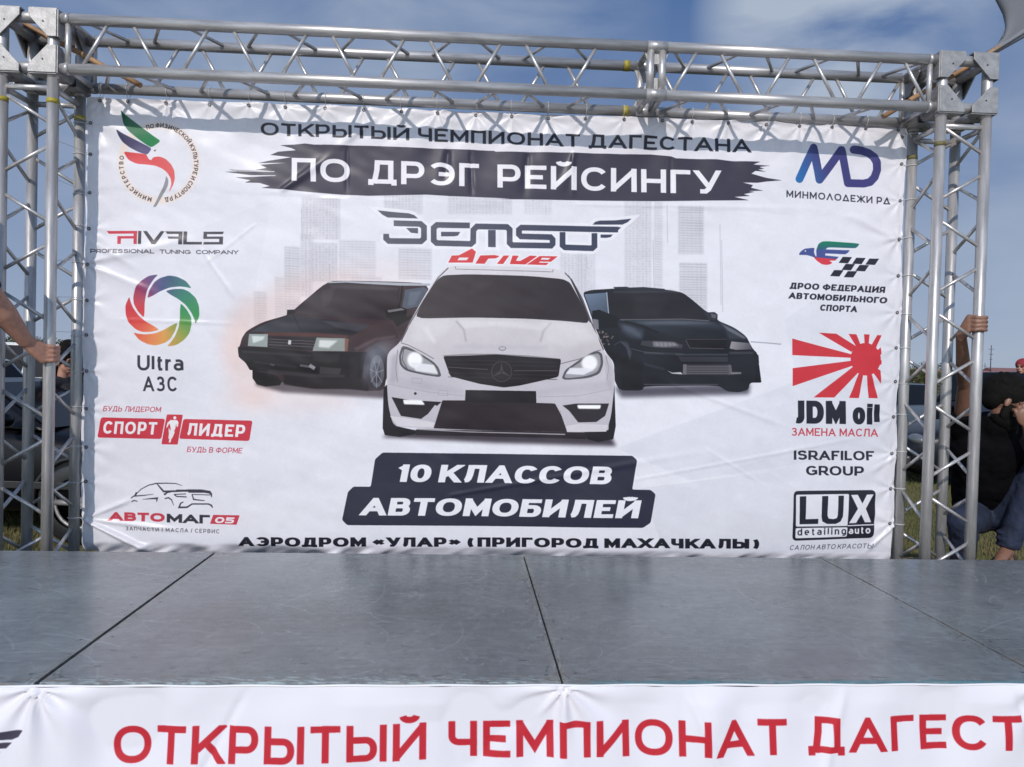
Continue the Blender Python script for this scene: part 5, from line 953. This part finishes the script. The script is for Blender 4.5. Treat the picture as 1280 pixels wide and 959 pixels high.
def head_shape(mb, c, f, u, k=1.0):
    """skull, jaw, nose, ears; c is the middle of the head, f the way it looks"""
    f, s_, u = frame(f, u); q = Matrix((s_, f, u)).transposed().to_quaternion(); c = Vector(c); P = lambda a, b, d: c+s_*a*k+f*b*k+u*d*k
    mb.sphere(P(0, -.012, .028), 1, 20, 14, (.074*k, .094*k, .088*k), q); mb.sphere(P(0, .022, -.045), 1, 16, 10, (.056*k, .068*k, .066*k), q); mb.sphere(P(0, .058, -.088), 1, 12, 8, (.03*k, .026*k, .022*k), q)
    mb.tube(P(0, .078, .022), P(0, .108, -.022), .009*k, .015*k, n=10); mb.sphere(P(0, .104, -.022), .0145*k, 10, 8); mb.sphere(P(0, .084, .034), 1, 12, 8, (.052*k, .016*k, .013*k), q)
    mb.sphere(P(0, .086, -.058), 1, 12, 8, (.024*k, .012*k, .011*k), q)
    for sd in (-1, 1):
        mb.sphere(P(sd*.076, -.008, -.006), 1, 12, 10, (.008*k, .015*k, .027*k), q); mb.sphere(P(sd*.045, .06, -.018), 1, 10, 8, (.022*k, .018*k, .02*k), q)
    return f, s_, u, P, q
def face_parts(body, P, q, k=1.0, beard=False, hairmat=None, big=1.0, bun=False, beardonly=False):
    e = MB()
    for sd in (-1, 1): e.sphere(P(sd*.031, .078, .012), .0115*k, 10, 8)
    e.build('eyes', M['eye'], body)
    b = MB()
    for sd in (-1, 1): b.path([P(sd*.016, .098, .036), P(sd*.033, .098, .042), P(sd*.050, .085, .036)], [.003*k, .0042*k, .002*k], 6)
    b.build('eyebrows', M['hair'], body)
    l = MB().path([P(-.024, .092, -.057), P(-.01, .1, -.054), P(.01, .1, -.054), P(.024, .092, -.057)], [.003*k, .0055*k, .0055*k, .003*k], 6); l.build('lips', M['lips'], body)
    h = MB(); r = random.Random(3)
    h.sphere(P(0, -.028, .048), 1, 20, 14, (.086*big*k, .096*big*k, .086*big*k), q); h.sphere(P(0, -.055, .005), 1, 16, 10, (.072*big*k, .052*big*k, .062*big*k), q)
    for i in range(150):
        a = r.uniform(0, 6.28); t = r.uniform(0, 1.35); rad = .084*big; x, y, z = rad*math.sin(t)*math.cos(a), -.026+rad*1.1*math.sin(t)*math.sin(a), .048+rad*math.cos(t)
        h.sphere(P(x, y, z), r.uniform(.006, .017)*k, 8, 6)
    if bun:
        for i in range(14): h.sphere(P(r.uniform(-.07, .07), -.06+r.uniform(-.02, .02), -.02-.017*i), .035*k, 8, 6)
    fuse('hair', h, M['hair'], body, .006, 2)
    if beard:
        h = MB(); h.sphere(P(0, .03, -.078), 1, 16, 10, (.058*k, .066*k, .05*k), q); h.sphere(P(0, .066, -.1), 1, 12, 8, (.036*k, .034*k, .032*k), q)
        for sd in (-1, 1): h.sphere(P(sd*.056, .012, -.045), 1, 10, 8, (.017*k, .03*k, .045*k), q)
        fuse('beard', h, M['hair'], body, .006, 2)
M['eye'] = mat('eye', (.05, .03, .02), .15); M['lips'] = mat('lips', (.3, .11, .09), .5)
def hand_open(mb, w, d, nrm, k=1.0, curl=.5):
    """relaxed hand: wrist w, pointing along d, back of the hand towards nrm"""
    d = Vector(d).normalized(); nrm = Vector(nrm).normalized(); s_ = d.cross(nrm).normalized(); nrm = s_.cross(d)
    q = Matrix((s_, nrm, d)).transposed().to_quaternion(); mb.sphere(w+d*.045*k, 1, 14, 10, (.041*k, .016*k, .052*k), q)
    for i, L in enumerate((.070, .078, .073, .058)):
        p = w+d*(.085-.004*abs(i-1.3))*k+s_*(.030-.020*i)*k; pts = [p-d*.02*k]; a = .15+curl*.2
        for j, l in enumerate((.45, .33, .25)):
            v = d*math.cos(a)-nrm*math.sin(a)+s_*(.12-.08*i)*.5; pts.append(pts[-1]+v*L*l*k*(1.25 if j == 0 else 1)); a += curl*(.9+.1*i)
        limb(mb, pts, [.0095*k, .009*k, .0085*k, .007*k], n=10)
    p = w+d*.02*k+s_*.03*k; limb(mb, [p, p+(d*.6+s_*.7-nrm*.3)*.035*k, p+(d*1.0+s_*.85-nrm*.5)*.055*k, p+(d*1.5+s_*.85-nrm*.7)*.07*k], [.015*k, .012*k, .010*k, .008*k], n=10)
def hand_grip(mb, cx, cy, zc, a_start, a_end, wrist, thumb, palm_a, dz=.0200, k=1.0, R0=.0265):
    """five fingers closed round an upright tube; angles in degrees seen from above"""
    rr = R0+.0085*k
    pt = lambda a, z, r_=rr: Vector((cx+r_*math.cos(R(a)), cy+r_*math.sin(R(a)), z))
    for i in range(4):
        z = zc+(1.5-i)*dz*k; n = 9; e = a_end-(6, 0, 4, 14)[i]*(1 if a_end > a_start else -1); pts = []
        for j in range(n): a = a_start+(e-a_start)*j/(n-1); pts.append(pt(a, z+.002*math.sin(j*1.3+i), rr+(.0025 if j in (2, 5) else 0)))
        limb(mb, pts, [.0100*k]*2+[.0098*k, .0092*k, .0088*k, .0094*k, .0084*k, .0078*k, .007*k], n=10)
    pc = pt(palm_a, zc, rr+.010); w = Vector(wrist)
    for i in range(5):
        z = zc+(1.6-i*.8)*dz*k; limb(mb, [pt(a_start, z), pt(palm_a, z, rr+.008), pc.lerp(w, .5)+Vector((0, 0, (z-zc)*.75)), w+Vector((0, 0, (z-zc)*.35))], [.0108*k, .0155*k, .0175*k, .02*k], n=10)
    th = [pc.lerp(w, .35)]+[pt(a, zc+thumb[2]+.004*j, rr+.002) for j, a in enumerate(np.linspace(thumb[0], thumb[1], 5))]; limb(mb, th, [.018*k, .0135*k, .012*k, .011*k, .0105*k, .009*k], n=10)
    return w
def foot(mb, ankle, d, k=1.0):
    d = Vector(d).normalized(); a = Vector(ankle); dn = Vector((0, 0, -1)); limb(mb, [a, a+dn*.045*k-d*.035*k], [.036*k, .030*k]); limb(mb, [a, a+d*.09*k+dn*.04*k, a+d*.155*k+dn*.062*k], [.036*k, .032*k, .019*k]); s_ = d.cross(dn).normalized()
    limb(mb, [a+dn*.05*k-d*.03*k+s_*.01, a+d*.12*k+dn*.062*k+s_*.022*k], [.026*k, .02*k])
    for i in range(5): p = a+d*(.15-.007*i)*k+dn*.068*k+s_*(-.022+.0125*i)*k; limb(mb, [p, p+d*(.04-.003*i)*k+dn*.004*k], [(.0125, .009, .0085, .008, .0075)[i]*k]*2, n=8)

def squatting_man():
    Y0 = 4.12; hipc = at(1232, 638, 4.36); chest = at(1238, 560, 4.16); neck = at(1246, 527, 4.06); head = at(1257, 504, 4.01)
    t = empty('person', (hipc.x, 4.25, .385), 'bearded man in black T-shirt and jeans squatting behind the right tower, hand raised', 'person')
    shR = at(1203, 536, 4.14); elR = at(1206, 482, 3.95); hx, hy = XR+S, YF; hz = at(1219, 405, YF).z; wrR = Vector((hx-.052, hy+.055, hz-.060))
    shL = at(1288, 542, 4.10); elL = at(1300, 598, 3.92); wrL = at(1284, 532, 3.86)
    b = MB(); limb(b, [hipc, chest, neck], [.13, .135, .062]); limb(b, [neck, head-Vector((0, 0, .03))], [.056, .05])
    limb(b, [shR, (shR+elR)/2, elR, elR.lerp(wrR, .35), wrR], [.052, .046, .036, .037, .025]); hand_grip(b, hx, hy, hz, 178, 352, wrR, (150, 95, -.012), 165, k=1.06)
    limb(b, [shL, elL, elL.lerp(wrL, .35), wrL], [.052, .037, .038, .025]); hand_open(b, wrL, at(1272, 488, 3.86)-wrL, (-.35, -.9, .1), 1.05, .9)
    f, s_, u, P, q = head_shape(b, head, (.86, -.42, -.42), (.15, .1, 1), 1.13)
    kR = at(1204, 652, 4.05); anR = at(1204, 716, 4.18); kL = at(1296, 594, 3.98); anL = at(1259, 688, 4.06)
    for a, d in ((anR, (-.3, -1, 0)), (anL, (-.85, -.6, 0))): foot(b, a, d, 1.05)
    limb(b, [anR+Vector((0, 0, .1)), anR], [.04, .036]); limb(b, [anL+Vector((.02, 0, .1)), anL], [.04, .036])
    body = fuse('body', b, M['skin_dark'], t, .0042, 2); face_parts(body, P, q, 1.13, beard=True, big=1.08)
    c = MB(); limb(c, [hipc+Vector((-.03, -.02, .075)), hipc.lerp(chest, .5)+Vector((-.03, -.03, .02)), chest, chest.lerp(neck, .55)], [.165, .168, .175, .115]); limb(c, [shR, chest+Vector((0, 0, .1)), shL], [.075, .12, .075])
    limb(c, [chest.lerp(shR, .6)+Vector((-.01, 0, -.06)), hipc+Vector((-.08, -.02, .05))], [.12, .13]); limb(c, [shR, shR.lerp(elR, .42)], [.078, .070], (True, False)); limb(c, [shL, shL.lerp(elL, .62)], [.078, .072], (True, False)); limb(c, [neck-Vector((0, 0, .03)), neck+Vector((.004, -.004, .012))], [.085, .066], (True, False))
    fuse('t_shirt', c, M['black_cloth'], t, .009, 3, .02)
    j = MB(); limb(j, [hipc+Vector((-.06, 0, -.02)), kR, anR+Vector((0, .01, .03))], [.125, .085, .062], (True, False)); limb(j, [hipc+Vector((.02, -.16, -.01)), kL, anL+Vector((.01, .01, .02))], [.115, .083, .060], (True, False)); j.sphere(hipc, 1, 16, 10, (.17, .14, .11))
    for kk in range(3): z = anL+Vector((.01, .01, .03+.035*kk)); j.sphere(z, 1, 14, 8, (.066, .066, .018))
    fuse('jeans', j, M['denim'], t, .009, 3, .018)
    for a, d in ((anR, Vector((-.3, -1, 0)).normalized()), (anL, Vector((-.85, -.6, 0)).normalized())):
        w_ = MB(); s2 = Vector((d.y, -d.x, 0)); base = a+Vector((0, 0, -.080)); P4 = [(-.06, .032), (.0, .036), (.09, .045), (.17, .042), (.2, .02), (.2, -.015), (.17, -.038), (.09, -.042), (0, -.034), (-.06, -.03)]
        w_.add([base+d*x+s2*y+Vector((0, 0, z)) for z in (-.022, 0) for x, y in P4], [tuple(range(10)), tuple(range(19, 9, -1))]+[(i, (i+1) % 10, 10+(i+1) % 10, 10+i) for i in range(10)])
        for x, h in ((.13, .045), (.09, .06), (0, .075)): w_.path([base+d*(x-.01)+s2*(.046*math.cos(R(g)))+Vector((0, 0, h*math.sin(R(g)))) for g in range(0, 181, 20)], .009, 6)
        w_.build('sandal', M['sandal'], t)
squatting_man()
cr = empty('crate', (2.66, 4.1, 0), 'low wooden crate the squatting man stands on behind the stage', 'crate'); zt = at(1259, 688, 4.06).z-.103
mw = mat('crate_wood', (.22, .15, .08), .8, noise=.4, nscale=9, stretch=(.3, 6, 6), bump=.2)
for k in range(5): MB().box((2.28, 3.93+k*.072, zt-.018), (3.05, 3.995+k*.072, zt)).build('slat', mw, cr, bevel=.002)
for k in range(3):
    for yy in (3.93, 4.265): MB().box((2.28, yy, .02+k*.12), (3.05, yy+.018, .115+k*.12)).build('slat', mw, cr, bevel=.002)
for xx in (2.30, 3.0):
    for yy in (3.952, 4.232): MB().box((xx, yy, 0), (xx+.035, yy+.03, zt-.0185)).build('corner_post', mw, cr)

def standing(label, x, y, z0, h, rz, shirt, trousers, hairbig=1.0, long=False, skinm='skin', scarf=None, arm=None, grip=None):
    """a standing figure facing -Y turned by rz; arm: optional (elbow, wrist) of the right hand in world space"""
    t = empty('person', (x, y, z0), label, 'person'); k = h/1.75; Rm = Matrix.Rotation(rz, 3, 'Z'); O = Vector((x, y, z0)); W = lambda a, b_, c: O+Rm @ Vector((a*k, b_*k, c*k))
    b = MB(); limb(b, [W(0, 0, .95), W(0, .01, 1.2), W(0, 0, 1.4)], [.12*k, .125*k, .07*k]); limb(b, [W(0, 0, 1.38), W(0, -.015, 1.55)], [.056*k, .05*k])
    f, s_, u, P, q = head_shape(b, W(0, -.02, 1.615), Rm @ Vector((0, -1, -.05)), (0, 0, 1), k)
    sh = {}
    for sd in (-1, 1):
        S0 = W(sd*.185, .01, 1.4); E0 = W(sd*.25, .03, 1.12); W0 = W(sd*.255, -.04, .88)
        custom = arm and sd == arm[0]
        if custom: E0, W0 = arm[1], arm[2]
        sh[sd] = (S0, E0); limb(b, [S0, S0.lerp(E0, .5), E0, E0.lerp(W0, .3), E0.lerp(W0, .75), W0], [(.052*k, .048*k, .042*k, .046*k, .033*k, .027*k), (.06, .058, .053, .055, .041, .034)][1 if custom else 0])
        if custom: hand_grip(b, *grip, k=1.08)
        else: hand_open(b, W0, (0, -.1, -1), Rm @ Vector((sd, -.2, 0)), k)
        for a, c in ((W(sd*.1, 0, .5), W(sd*.105, .02, .08)),): limb(b, [W(sd*.09, 0, .9), a, c], [.085*k, .055*k, .036*k]); foot(b, W(sd*.105, .02, .08), Rm @ Vector((sd*.15, -1, 0)), k)
    body = fuse('body', b, M[skinm], t, .0042 if arm else .0065, 2); face_parts(body, P, q, k, big=hairbig, bun=long)
    c = MB(); limb(c, [W(0, .0, .93), W(0, .01, 1.1), W(0, .0, 1.27), W(0, .005, 1.38)], [.15*k, .145*k, .16*k, .10*k]); limb(c, [W(-.165, .01, 1.39), W(0, .01, 1.38), W(.165, .01, 1.39)], [.07*k, .1*k, .07*k])
    for sd in (-1, 1): c.sphere(W(sd*.06, 0, 1.2), 1, 14, 10, (.12*k, .115*k, .2*k)); limb(c, [sh[sd][0], sh[sd][0].lerp(sh[sd][1], .82)], [.072*k, .066*k], (True, False))
    fuse('t_shirt', c, shirt, t, .009, 3, .014)
    j = MB(); j.sphere(W(0, .01, .93), 1, 16, 10, (.165*k, .125*k, .11*k))
    for sd in (-1, 1): limb(j, [W(sd*.085, .005, .88), W(sd*.1, 0, .5), W(sd*.105, .02, .09)], [.105*k, .075*k, .062*k], (True, False))
    fuse('trousers', j, trousers, t, .009, 3, .012)
    for sd in (-1, 1):
        w_ = MB(); w_.sphere(W(sd*.115, -.05, .045), 1, 14, 8, (.052*k, .145*k, .05*k), Matrix.Rotation(rz+sd*.15, 3, 'Z').to_quaternion()); fuse('shoe', w_, M['black_plastic'], t, .008, 2)
    if scarf:
        s2 = MB(); s2.sphere(P(0, -.02, .045), 1, 18, 12, (.1*k, .11*k, .1*k), q); s2.sphere(P(0, -.04, -.06), 1, 14, 10, (.09*k, .08*k, .12*k), q); fuse('headscarf', s2, scarf, t, .008, 3, .01)
    return t
# man at the left edge: only his arm reaches into the photograph
hz = at(60, 441, YF).z; hxL = XL; wr = Vector((at(37, 427, 3.58).x, 3.55, at(37, 427, 3.58).z)); el = at(-6, 378, 3.42)
standing('man in navy T-shirt at the left edge, fist closed round the tower', -2.455, 3.20, STZ, 1.80, R(170), M['navy_cloth'], M['denim'], arm=(-1, el, wr), grip=(hxL, YF, hz-.004, 285, 440, wr, (235, 150, .020), 262))
blk = mat('black_top', (.015, .014, .016), .8, bump=.2, bscale=40)
standing('dark haired woman in a black top standing beyond the left tower', at(80, 478, 7.2).x-.02, 7.2, 0, 1.58, R(80), blk, M['black_cloth'], hairbig=1.12, long=True)
standing('person with black hair standing behind the woman beyond the left tower', at(86, 452, 8.3).x, 8.3, 0, 1.70, R(60), mat('maroon_top', (.14, .03, .03), .8), M['black_cloth'], hairbig=1.05)
standing('person in a red headscarf and green top standing behind the dark car', at(1279, 440, 12.5).x, 12.5, 0, 1.93, R(-60), mat('green_top', (.02, .08, .05), .8), M['black_cloth'], scarf=mat('red_scarf', (.3, .02, .03), .8, noise=.4))

# ------------------------------------------------------------------ cars
def car(label, x, y, rz, paint, L=4.3, Wd=1.75, H=1.45, kind='hatch', tail=(.35, .01, .01)):
    t = empty('parked_car', (x, y, 0), label, 'car', 'cars parked behind the stage', rz)
    def put(o): o.parent = t; return o
    Pm = mat('car_paint', paint, .3, .0, noise=.12, nscale=3, spec=.22); gl = mat('car_glass', (.008, .009, .012), .15, spec=.18); hw = Wd/2
    # lower body: stations along x (front at -L/2): half width, belt height
    st_ = [(-.5, .72, .30, .62), (-.485, .84, .24, .70), (-.44, .93, .20, .78), (-.36, .985, .19, .86), (-.2, 1, .19, .93), (0, 1, .19, .97), (.2, 1, .19, .99), (.36, .985, .2, 1.0), (.45, .95, .22, 1.0), (.49, .88, .26, .96), (.5, .8, .32, .86)]
    if kind == 'suv': st_ = [(a, b, c+.05, d+.14) for a, b, c, d in st_]
    mb = MB(); ring = []
    for a, wf, zb, zt_ in st_:
        w = hw*wf; zm = (zb+zt_)/2; sec = [(-w*.86, zb), (-w*.97, zb+.08), (-w, zm), (-w*.985, zt_-.1), (-w*.90, zt_-.02), (-w*.5, zt_+.012), (0, zt_+.02), (w*.5, zt_+.012), (w*.90, zt_-.02), (w*.985, zt_-.1), (w, zm), (w*.97, zb+.08), (w*.86, zb)]
        ring.append([(a*L, yy, zz) for yy, zz in sec])
    n = 13; v = [p for r_ in ring for p in r_]; f = [(i*n+j, i*n+(j+1) % n, (i+1)*n+(j+1) % n, (i+1)*n+j) for i in range(len(ring)-1) for j in range(n)]
    f += [tuple(range(n)), tuple(range(len(v)-1, len(v)-n-1, -1))]; mb.add(v, f, True); body = put(mb.build('body', Pm))
    md = body.modifiers.new('s', 'SUBSURF'); md.levels = md.render_levels = 1
    belt = 1.0+(.13 if kind == 'suv' else 0)-.03; rear = {'hatch': (.44, .34), 'suv': (.47, .42), 'sedan': (.33, .16)}[kind]; fb, ft = -.23, -.07
    bw, rw = hw*.93, hw*.74; g = MB(); A = [(fb*L, bw, belt-.07), (rear[0]*L, bw, belt), (rear[1]*L, rw, H-.03), (ft*L, rw, H-.02)]; mid = ((ft+rear[1])/2*L, rw, H)
    V = [(x_, s_*w_, z_) for s_ in (-1, 1) for x_, w_, z_ in A+[mid]]
    g.add(V, [(0, 3, 4, 2, 1), (5, 6, 7, 9, 8), (3, 0, 5, 8), (1, 2, 7, 6), (3, 8, 9, 4), (4, 9, 7, 2), (0, 1, 6, 5)]); put(g.build('roof', Pm, bevel=.035))
    def lerp(p, q_, s_): return tuple(p[i]*(1-s_)+q_[i]*s_ for i in range(3))
    def glass(name, quad, off, inset=.09):
        c = [sum(p[i] for p in quad)/4 for i in range(3)]; P4 = [tuple(p[i]+(c[i]-p[i])*inset+off[i] for i in range(3)) for p in quad]; m2 = MB().add(P4+[tuple(p[i]-off[i]*.6 for i in range(3)) for p in P4], [(0, 1, 2, 3), (7, 6, 5, 4), (0, 4, 5, 1), (1, 5, 6, 2), (2, 6, 7, 3), (3, 7, 4, 0)]); return put(m2.build(name, gl))
    S3 = lambda s_, k_: (A[k_][0], s_*A[k_][1], A[k_][2])
    glass('windscreen', [S3(-1, 0), S3(1, 0), S3(1, 3), S3(-1, 3)], (-.012, 0, .012), .07); glass('rear_window', [S3(-1, 1), S3(1, 1), S3(1, 2), S3(-1, 2)], (.015, 0, .01), .12)
    for s_ in (-1, 1):
        a0, a1, a2, a3 = S3(s_, 0), S3(s_, 1), S3(s_, 2), S3(s_, 3)
        for i in range(2 if kind != 'suv' else 3):
            n_ = 2 if kind != 'suv' else 3; u0, u1 = i/n_, (i+1)/n_
            glass('side_window', [lerp(a0, a1, u0), lerp(a0, a1, u1), lerp(a3, a2, u1), lerp(a3, a2, u0)], (0, s_*.016, .004), .11)
        for xx in (-.3, .31):
            w_ = MB(); R1 = .33; prof = [(.21, -.1), (.30, -.105), (.325, -.09), (.33, 0), (.325, .09), (.30, .105), (.21, .1)]; nn = 28; vv = []
            for r_, o_ in prof:
                for q_ in range(nn): an = 2*math.pi*q_/nn; vv.append((xx*L+r_*math.cos(an), s_*(hw-.09)+o_, R1+r_*math.sin(an)))
            w_.add(vv, [(i*nn+q_, i*nn+(q_+1) % nn, (i+1)*nn+(q_+1) % nn, (i+1)*nn+q_) for i in range(6) for q_ in range(nn)], True); ty = w_.build('tyre', M['black_plastic']); wh = bpy.data.objects.new('wheel', None); COL.objects.link(wh); wh.parent = t; ty.parent = wh
            rm = MB(); yo = s_*(hw-.02)
            for q_ in range(5): an = q_*2*math.pi/5; rm.tube((xx*L, yo-.02*s_, R1), (xx*L+.2*math.cos(an), yo-.01*s_, R1+.2*math.sin(an)), .03, .022, n=8)
            rm.tube((xx*L, yo-.12*s_, R1), (xx*L, yo+.005*s_, R1), .05, n=14); rm.path([(xx*L+.205*math.cos(an), yo-.02*s_, R1+.205*math.sin(an)) for an in np.linspace(0, 2*math.pi, 25)[:-1]], .016, 6, closed=True); o = rm.build('rim', M['plate']); o.parent = wh
            ar = MB().path([(xx*L+.37*math.cos(an), s_*(hw-.012), R1+.37*math.sin(an)) for an in np.linspace(-.2, math.pi+.2, 16)], .022, 6); put(ar.build('wheel_arch', M['black_plastic']))
        zl = .66+(.12 if kind == 'suv' else 0)
        hl = MB().sphere((-.462*L, s_*hw*.68, zl), 1, 16, 10, (.10, .20, .085)); put(hl.build('headlight', mat('lamp_glass', (.16, .17, .18), .08, .3)))
        tl = MB().cbox((.487*L, s_*hw*.76, zl+.14), (.08, .26, .22)); put(tl.build('tail_light', mat('tail_lamp', tail, .2), bevel=.02))
        mi = MB().sphere((-.17*L, s_*(hw+.09), belt+.03), 1, 14, 8, (.06, .1, .065)); put(mi.build('mirror', Pm)); put(MB().cbox((-.03*L, s_*(hw+.004), .80), (.16, .02, .03)).build('door_handle', M['plate'], bevel=.006))
        put(MB().box((-.30*L, min(s_*(hw-.004), s_*(hw+.012)), .44), (.32*L, max(s_*(hw-.004), s_*(hw+.012)), .50)).build('side_trim', M['plate' if kind == 'suv' else 'black_plastic'], bevel=.006))
        put(MB().box((.045*L, min(s_*(hw-.01), s_*(hw+.004)), .3), (.045*L+.008, max(s_*(hw-.01), s_*(hw+.004)), belt-.04)).build('door_gap', M['black_plastic']))
    put(MB().cbox((-.497*L, 0, .66+(.1 if kind == 'suv' else 0)), (.05, Wd*.42, .16)).build('grille', M['black_plastic'], bevel=.02)); put(MB().cbox((-.49*L, 0, .36), (.10, Wd*.78, .16)).build('bumper', M['black_plastic'], bevel=.04)); put(MB().cbox((.49*L, 0, .42), (.10, Wd*.8, .2)).build('bumper', M['black_plastic'], bevel=.04))
    put(MB().cbox((.513*L, 0, .62), (.012, .5, .11)).build('number_plate', M['rope'], bevel=.004))
    return t
def px2(px, Y): return at(px, 463, Y).x
car('silver hatchback with a red tail lamp, left of the woman beyond the left tower', px2(-152, 9.8), 9.8, R(-12), (.42, .43, .45), 4.0, 1.7, 1.50, 'hatch', (.45, .02, .03))
car('black car standing close behind the left tower', px2(0, 6.9), 6.95, R(176), (.004, .004, .006), 4.2, 1.75, 1.30, 'sedan')
car('dark sedan with its headlamp towards the banner, beyond the right tower', px2(1310, 10.3), 10.4, R(-6), (.012, .013, .018), 4.5, 1.8, 1.40, 'sedan')
car('black off-road car with a long window line behind the squatting man', px2(1352, 13.2), 13.2, R(182), (.008, .009, .013), 4.9, 1.9, 1.72, 'suv')
car('blue grey car behind the dark sedan beyond the right tower', px2(1080, 16), 16.3, R(20), (.10, .13, .17), 4.3, 1.75, 1.45, 'hatch')
car('white van roofed car far behind the left tower', px2(-40, 15), 15.5, R(5), (.6, .6, .6), 4.8, 1.85, 1.8, 'suv')

# ------------------------------------------------------------------ far background
def house(x, y, w, d, h, wallc, roofc, label):
    t = empty('house', (x, y, 0), label, 'house', 'low houses on the horizon'); MB().box((x-w/2, y, 0), (x+w/2, y+d, h)).build('wall', mat('far_wall', wallc, .9), t)
    MB().prism([(y-.6, h+.02), (y+d+.6, h+.02), (y+d/2, h+h*.45)], 0, x-w/2-.5, x+w/2+.5).build('roof', mat('far_roof', roofc, .9), t)
    for k in range(int(w/4)): MB().cbox((x-w/2+2+k*4, y-.03, h*.55), (1.3, .08, 1.4)).build('window', M['black_plastic'], t)
for k, (px, Y, w, h, wc, rc) in enumerate([(1226, 190, 12, 3.2, (.55, .5, .45), (.35, .12, .1)), (1245, 230, 16, 3.6, (.6, .55, .5), (.3, .13, .1)), (1262, 210, 10, 3, (.5, .45, .42), (.35, .14, .1)), (1290, 200, 20, 4, (.5, .5, .5), (.2, .1, .1)), (30, 240, 18, 4, (.5, .48, .42), (.3, .2, .15)), (1160, 260, 14, 4, (.5, .45, .4), (.3, .15, .1))]):
    house(px2(px, Y), Y, w, 8, h, wc, rc, ['pale house with a dull red roof right of the tower', 'long whitish house in the middle of the row on the horizon', 'small house with a brown red roof near the right frame edge', 'wide grey house at the right frame edge', 'pale low house on the left horizon', 'house seen between the right tower tubes'][k])
def mast(px, Y, h, label):
    x = px2(px, Y); t = empty('mast', (x, Y, 0), label, 'mast', 'thin masts on the horizon'); MB().tube((x, Y, 0), (x, Y, h), .16, .08, n=8).build('pole', M['bolt'], t)
    for k in range(3): MB().tube((x-.7+.15*k, Y, h-1-k*1.3), (x+.7-.15*k, Y, h-1-k*1.3), .06, n=6).build('crossbar', M['bolt'], t)
mast(1238, 180, 11, 'taller thin mast right of the tower'); mast(1231, 240, 8, 'shorter mast left of the taller one')
def bush(px, Y, w, h, label):
    x = px2(px, Y); t = empty('tree', (x, Y, 0), label, 'tree', 'small trees on the horizon'); MB().tube((x, Y, 0), (x, Y, h*.6), w*.05, w*.02, n=8).build('trunk', M['wood'], t)
    n = 6000; r = np.random.default_rng(int(px+2000)); p = r.normal(0, 1, (n, 3)); p /= np.linalg.norm(p, axis=1)[:, None]; p *= (r.random((n, 1))**.4)*(1+.3*np.sin(p[:, :1]*5)); C_ = np.array([x, Y, h*.6])+p*np.array([w/2, w/2, h*.42])
    a = r.normal(0, 1, (n, 3))*w*.016; b_ = r.normal(0, 1, (n, 3))*w*.016; V = np.stack([C_, C_+a, C_+b_], 1).reshape(-1, 3); me = bpy.data.meshes.new('crown'); me.from_pydata(V, [], np.arange(3*n).reshape(-1, 3)); me.update(); link('crown', me, mat('far_leaves', (.08, .09, .03), .9, noise=.5, nscale=1.5), t)
for px, Y, w, h, lb in [(1150, 60, 5, 2.8, 'yellow green bush seen between the right tower tubes'), (40, 75, 9, 3.2, 'bush right of the left tower outer tube on the horizon'), (12, 80, 8, 3.4, 'leftmost bush on the horizon'), (75, 90, 8, 3, 'bush behind the fist on the horizon'), (1190, 130, 9, 3.4, 'small tree behind the raised arm on the horizon')]: bush(px, Y, w, h, lb)
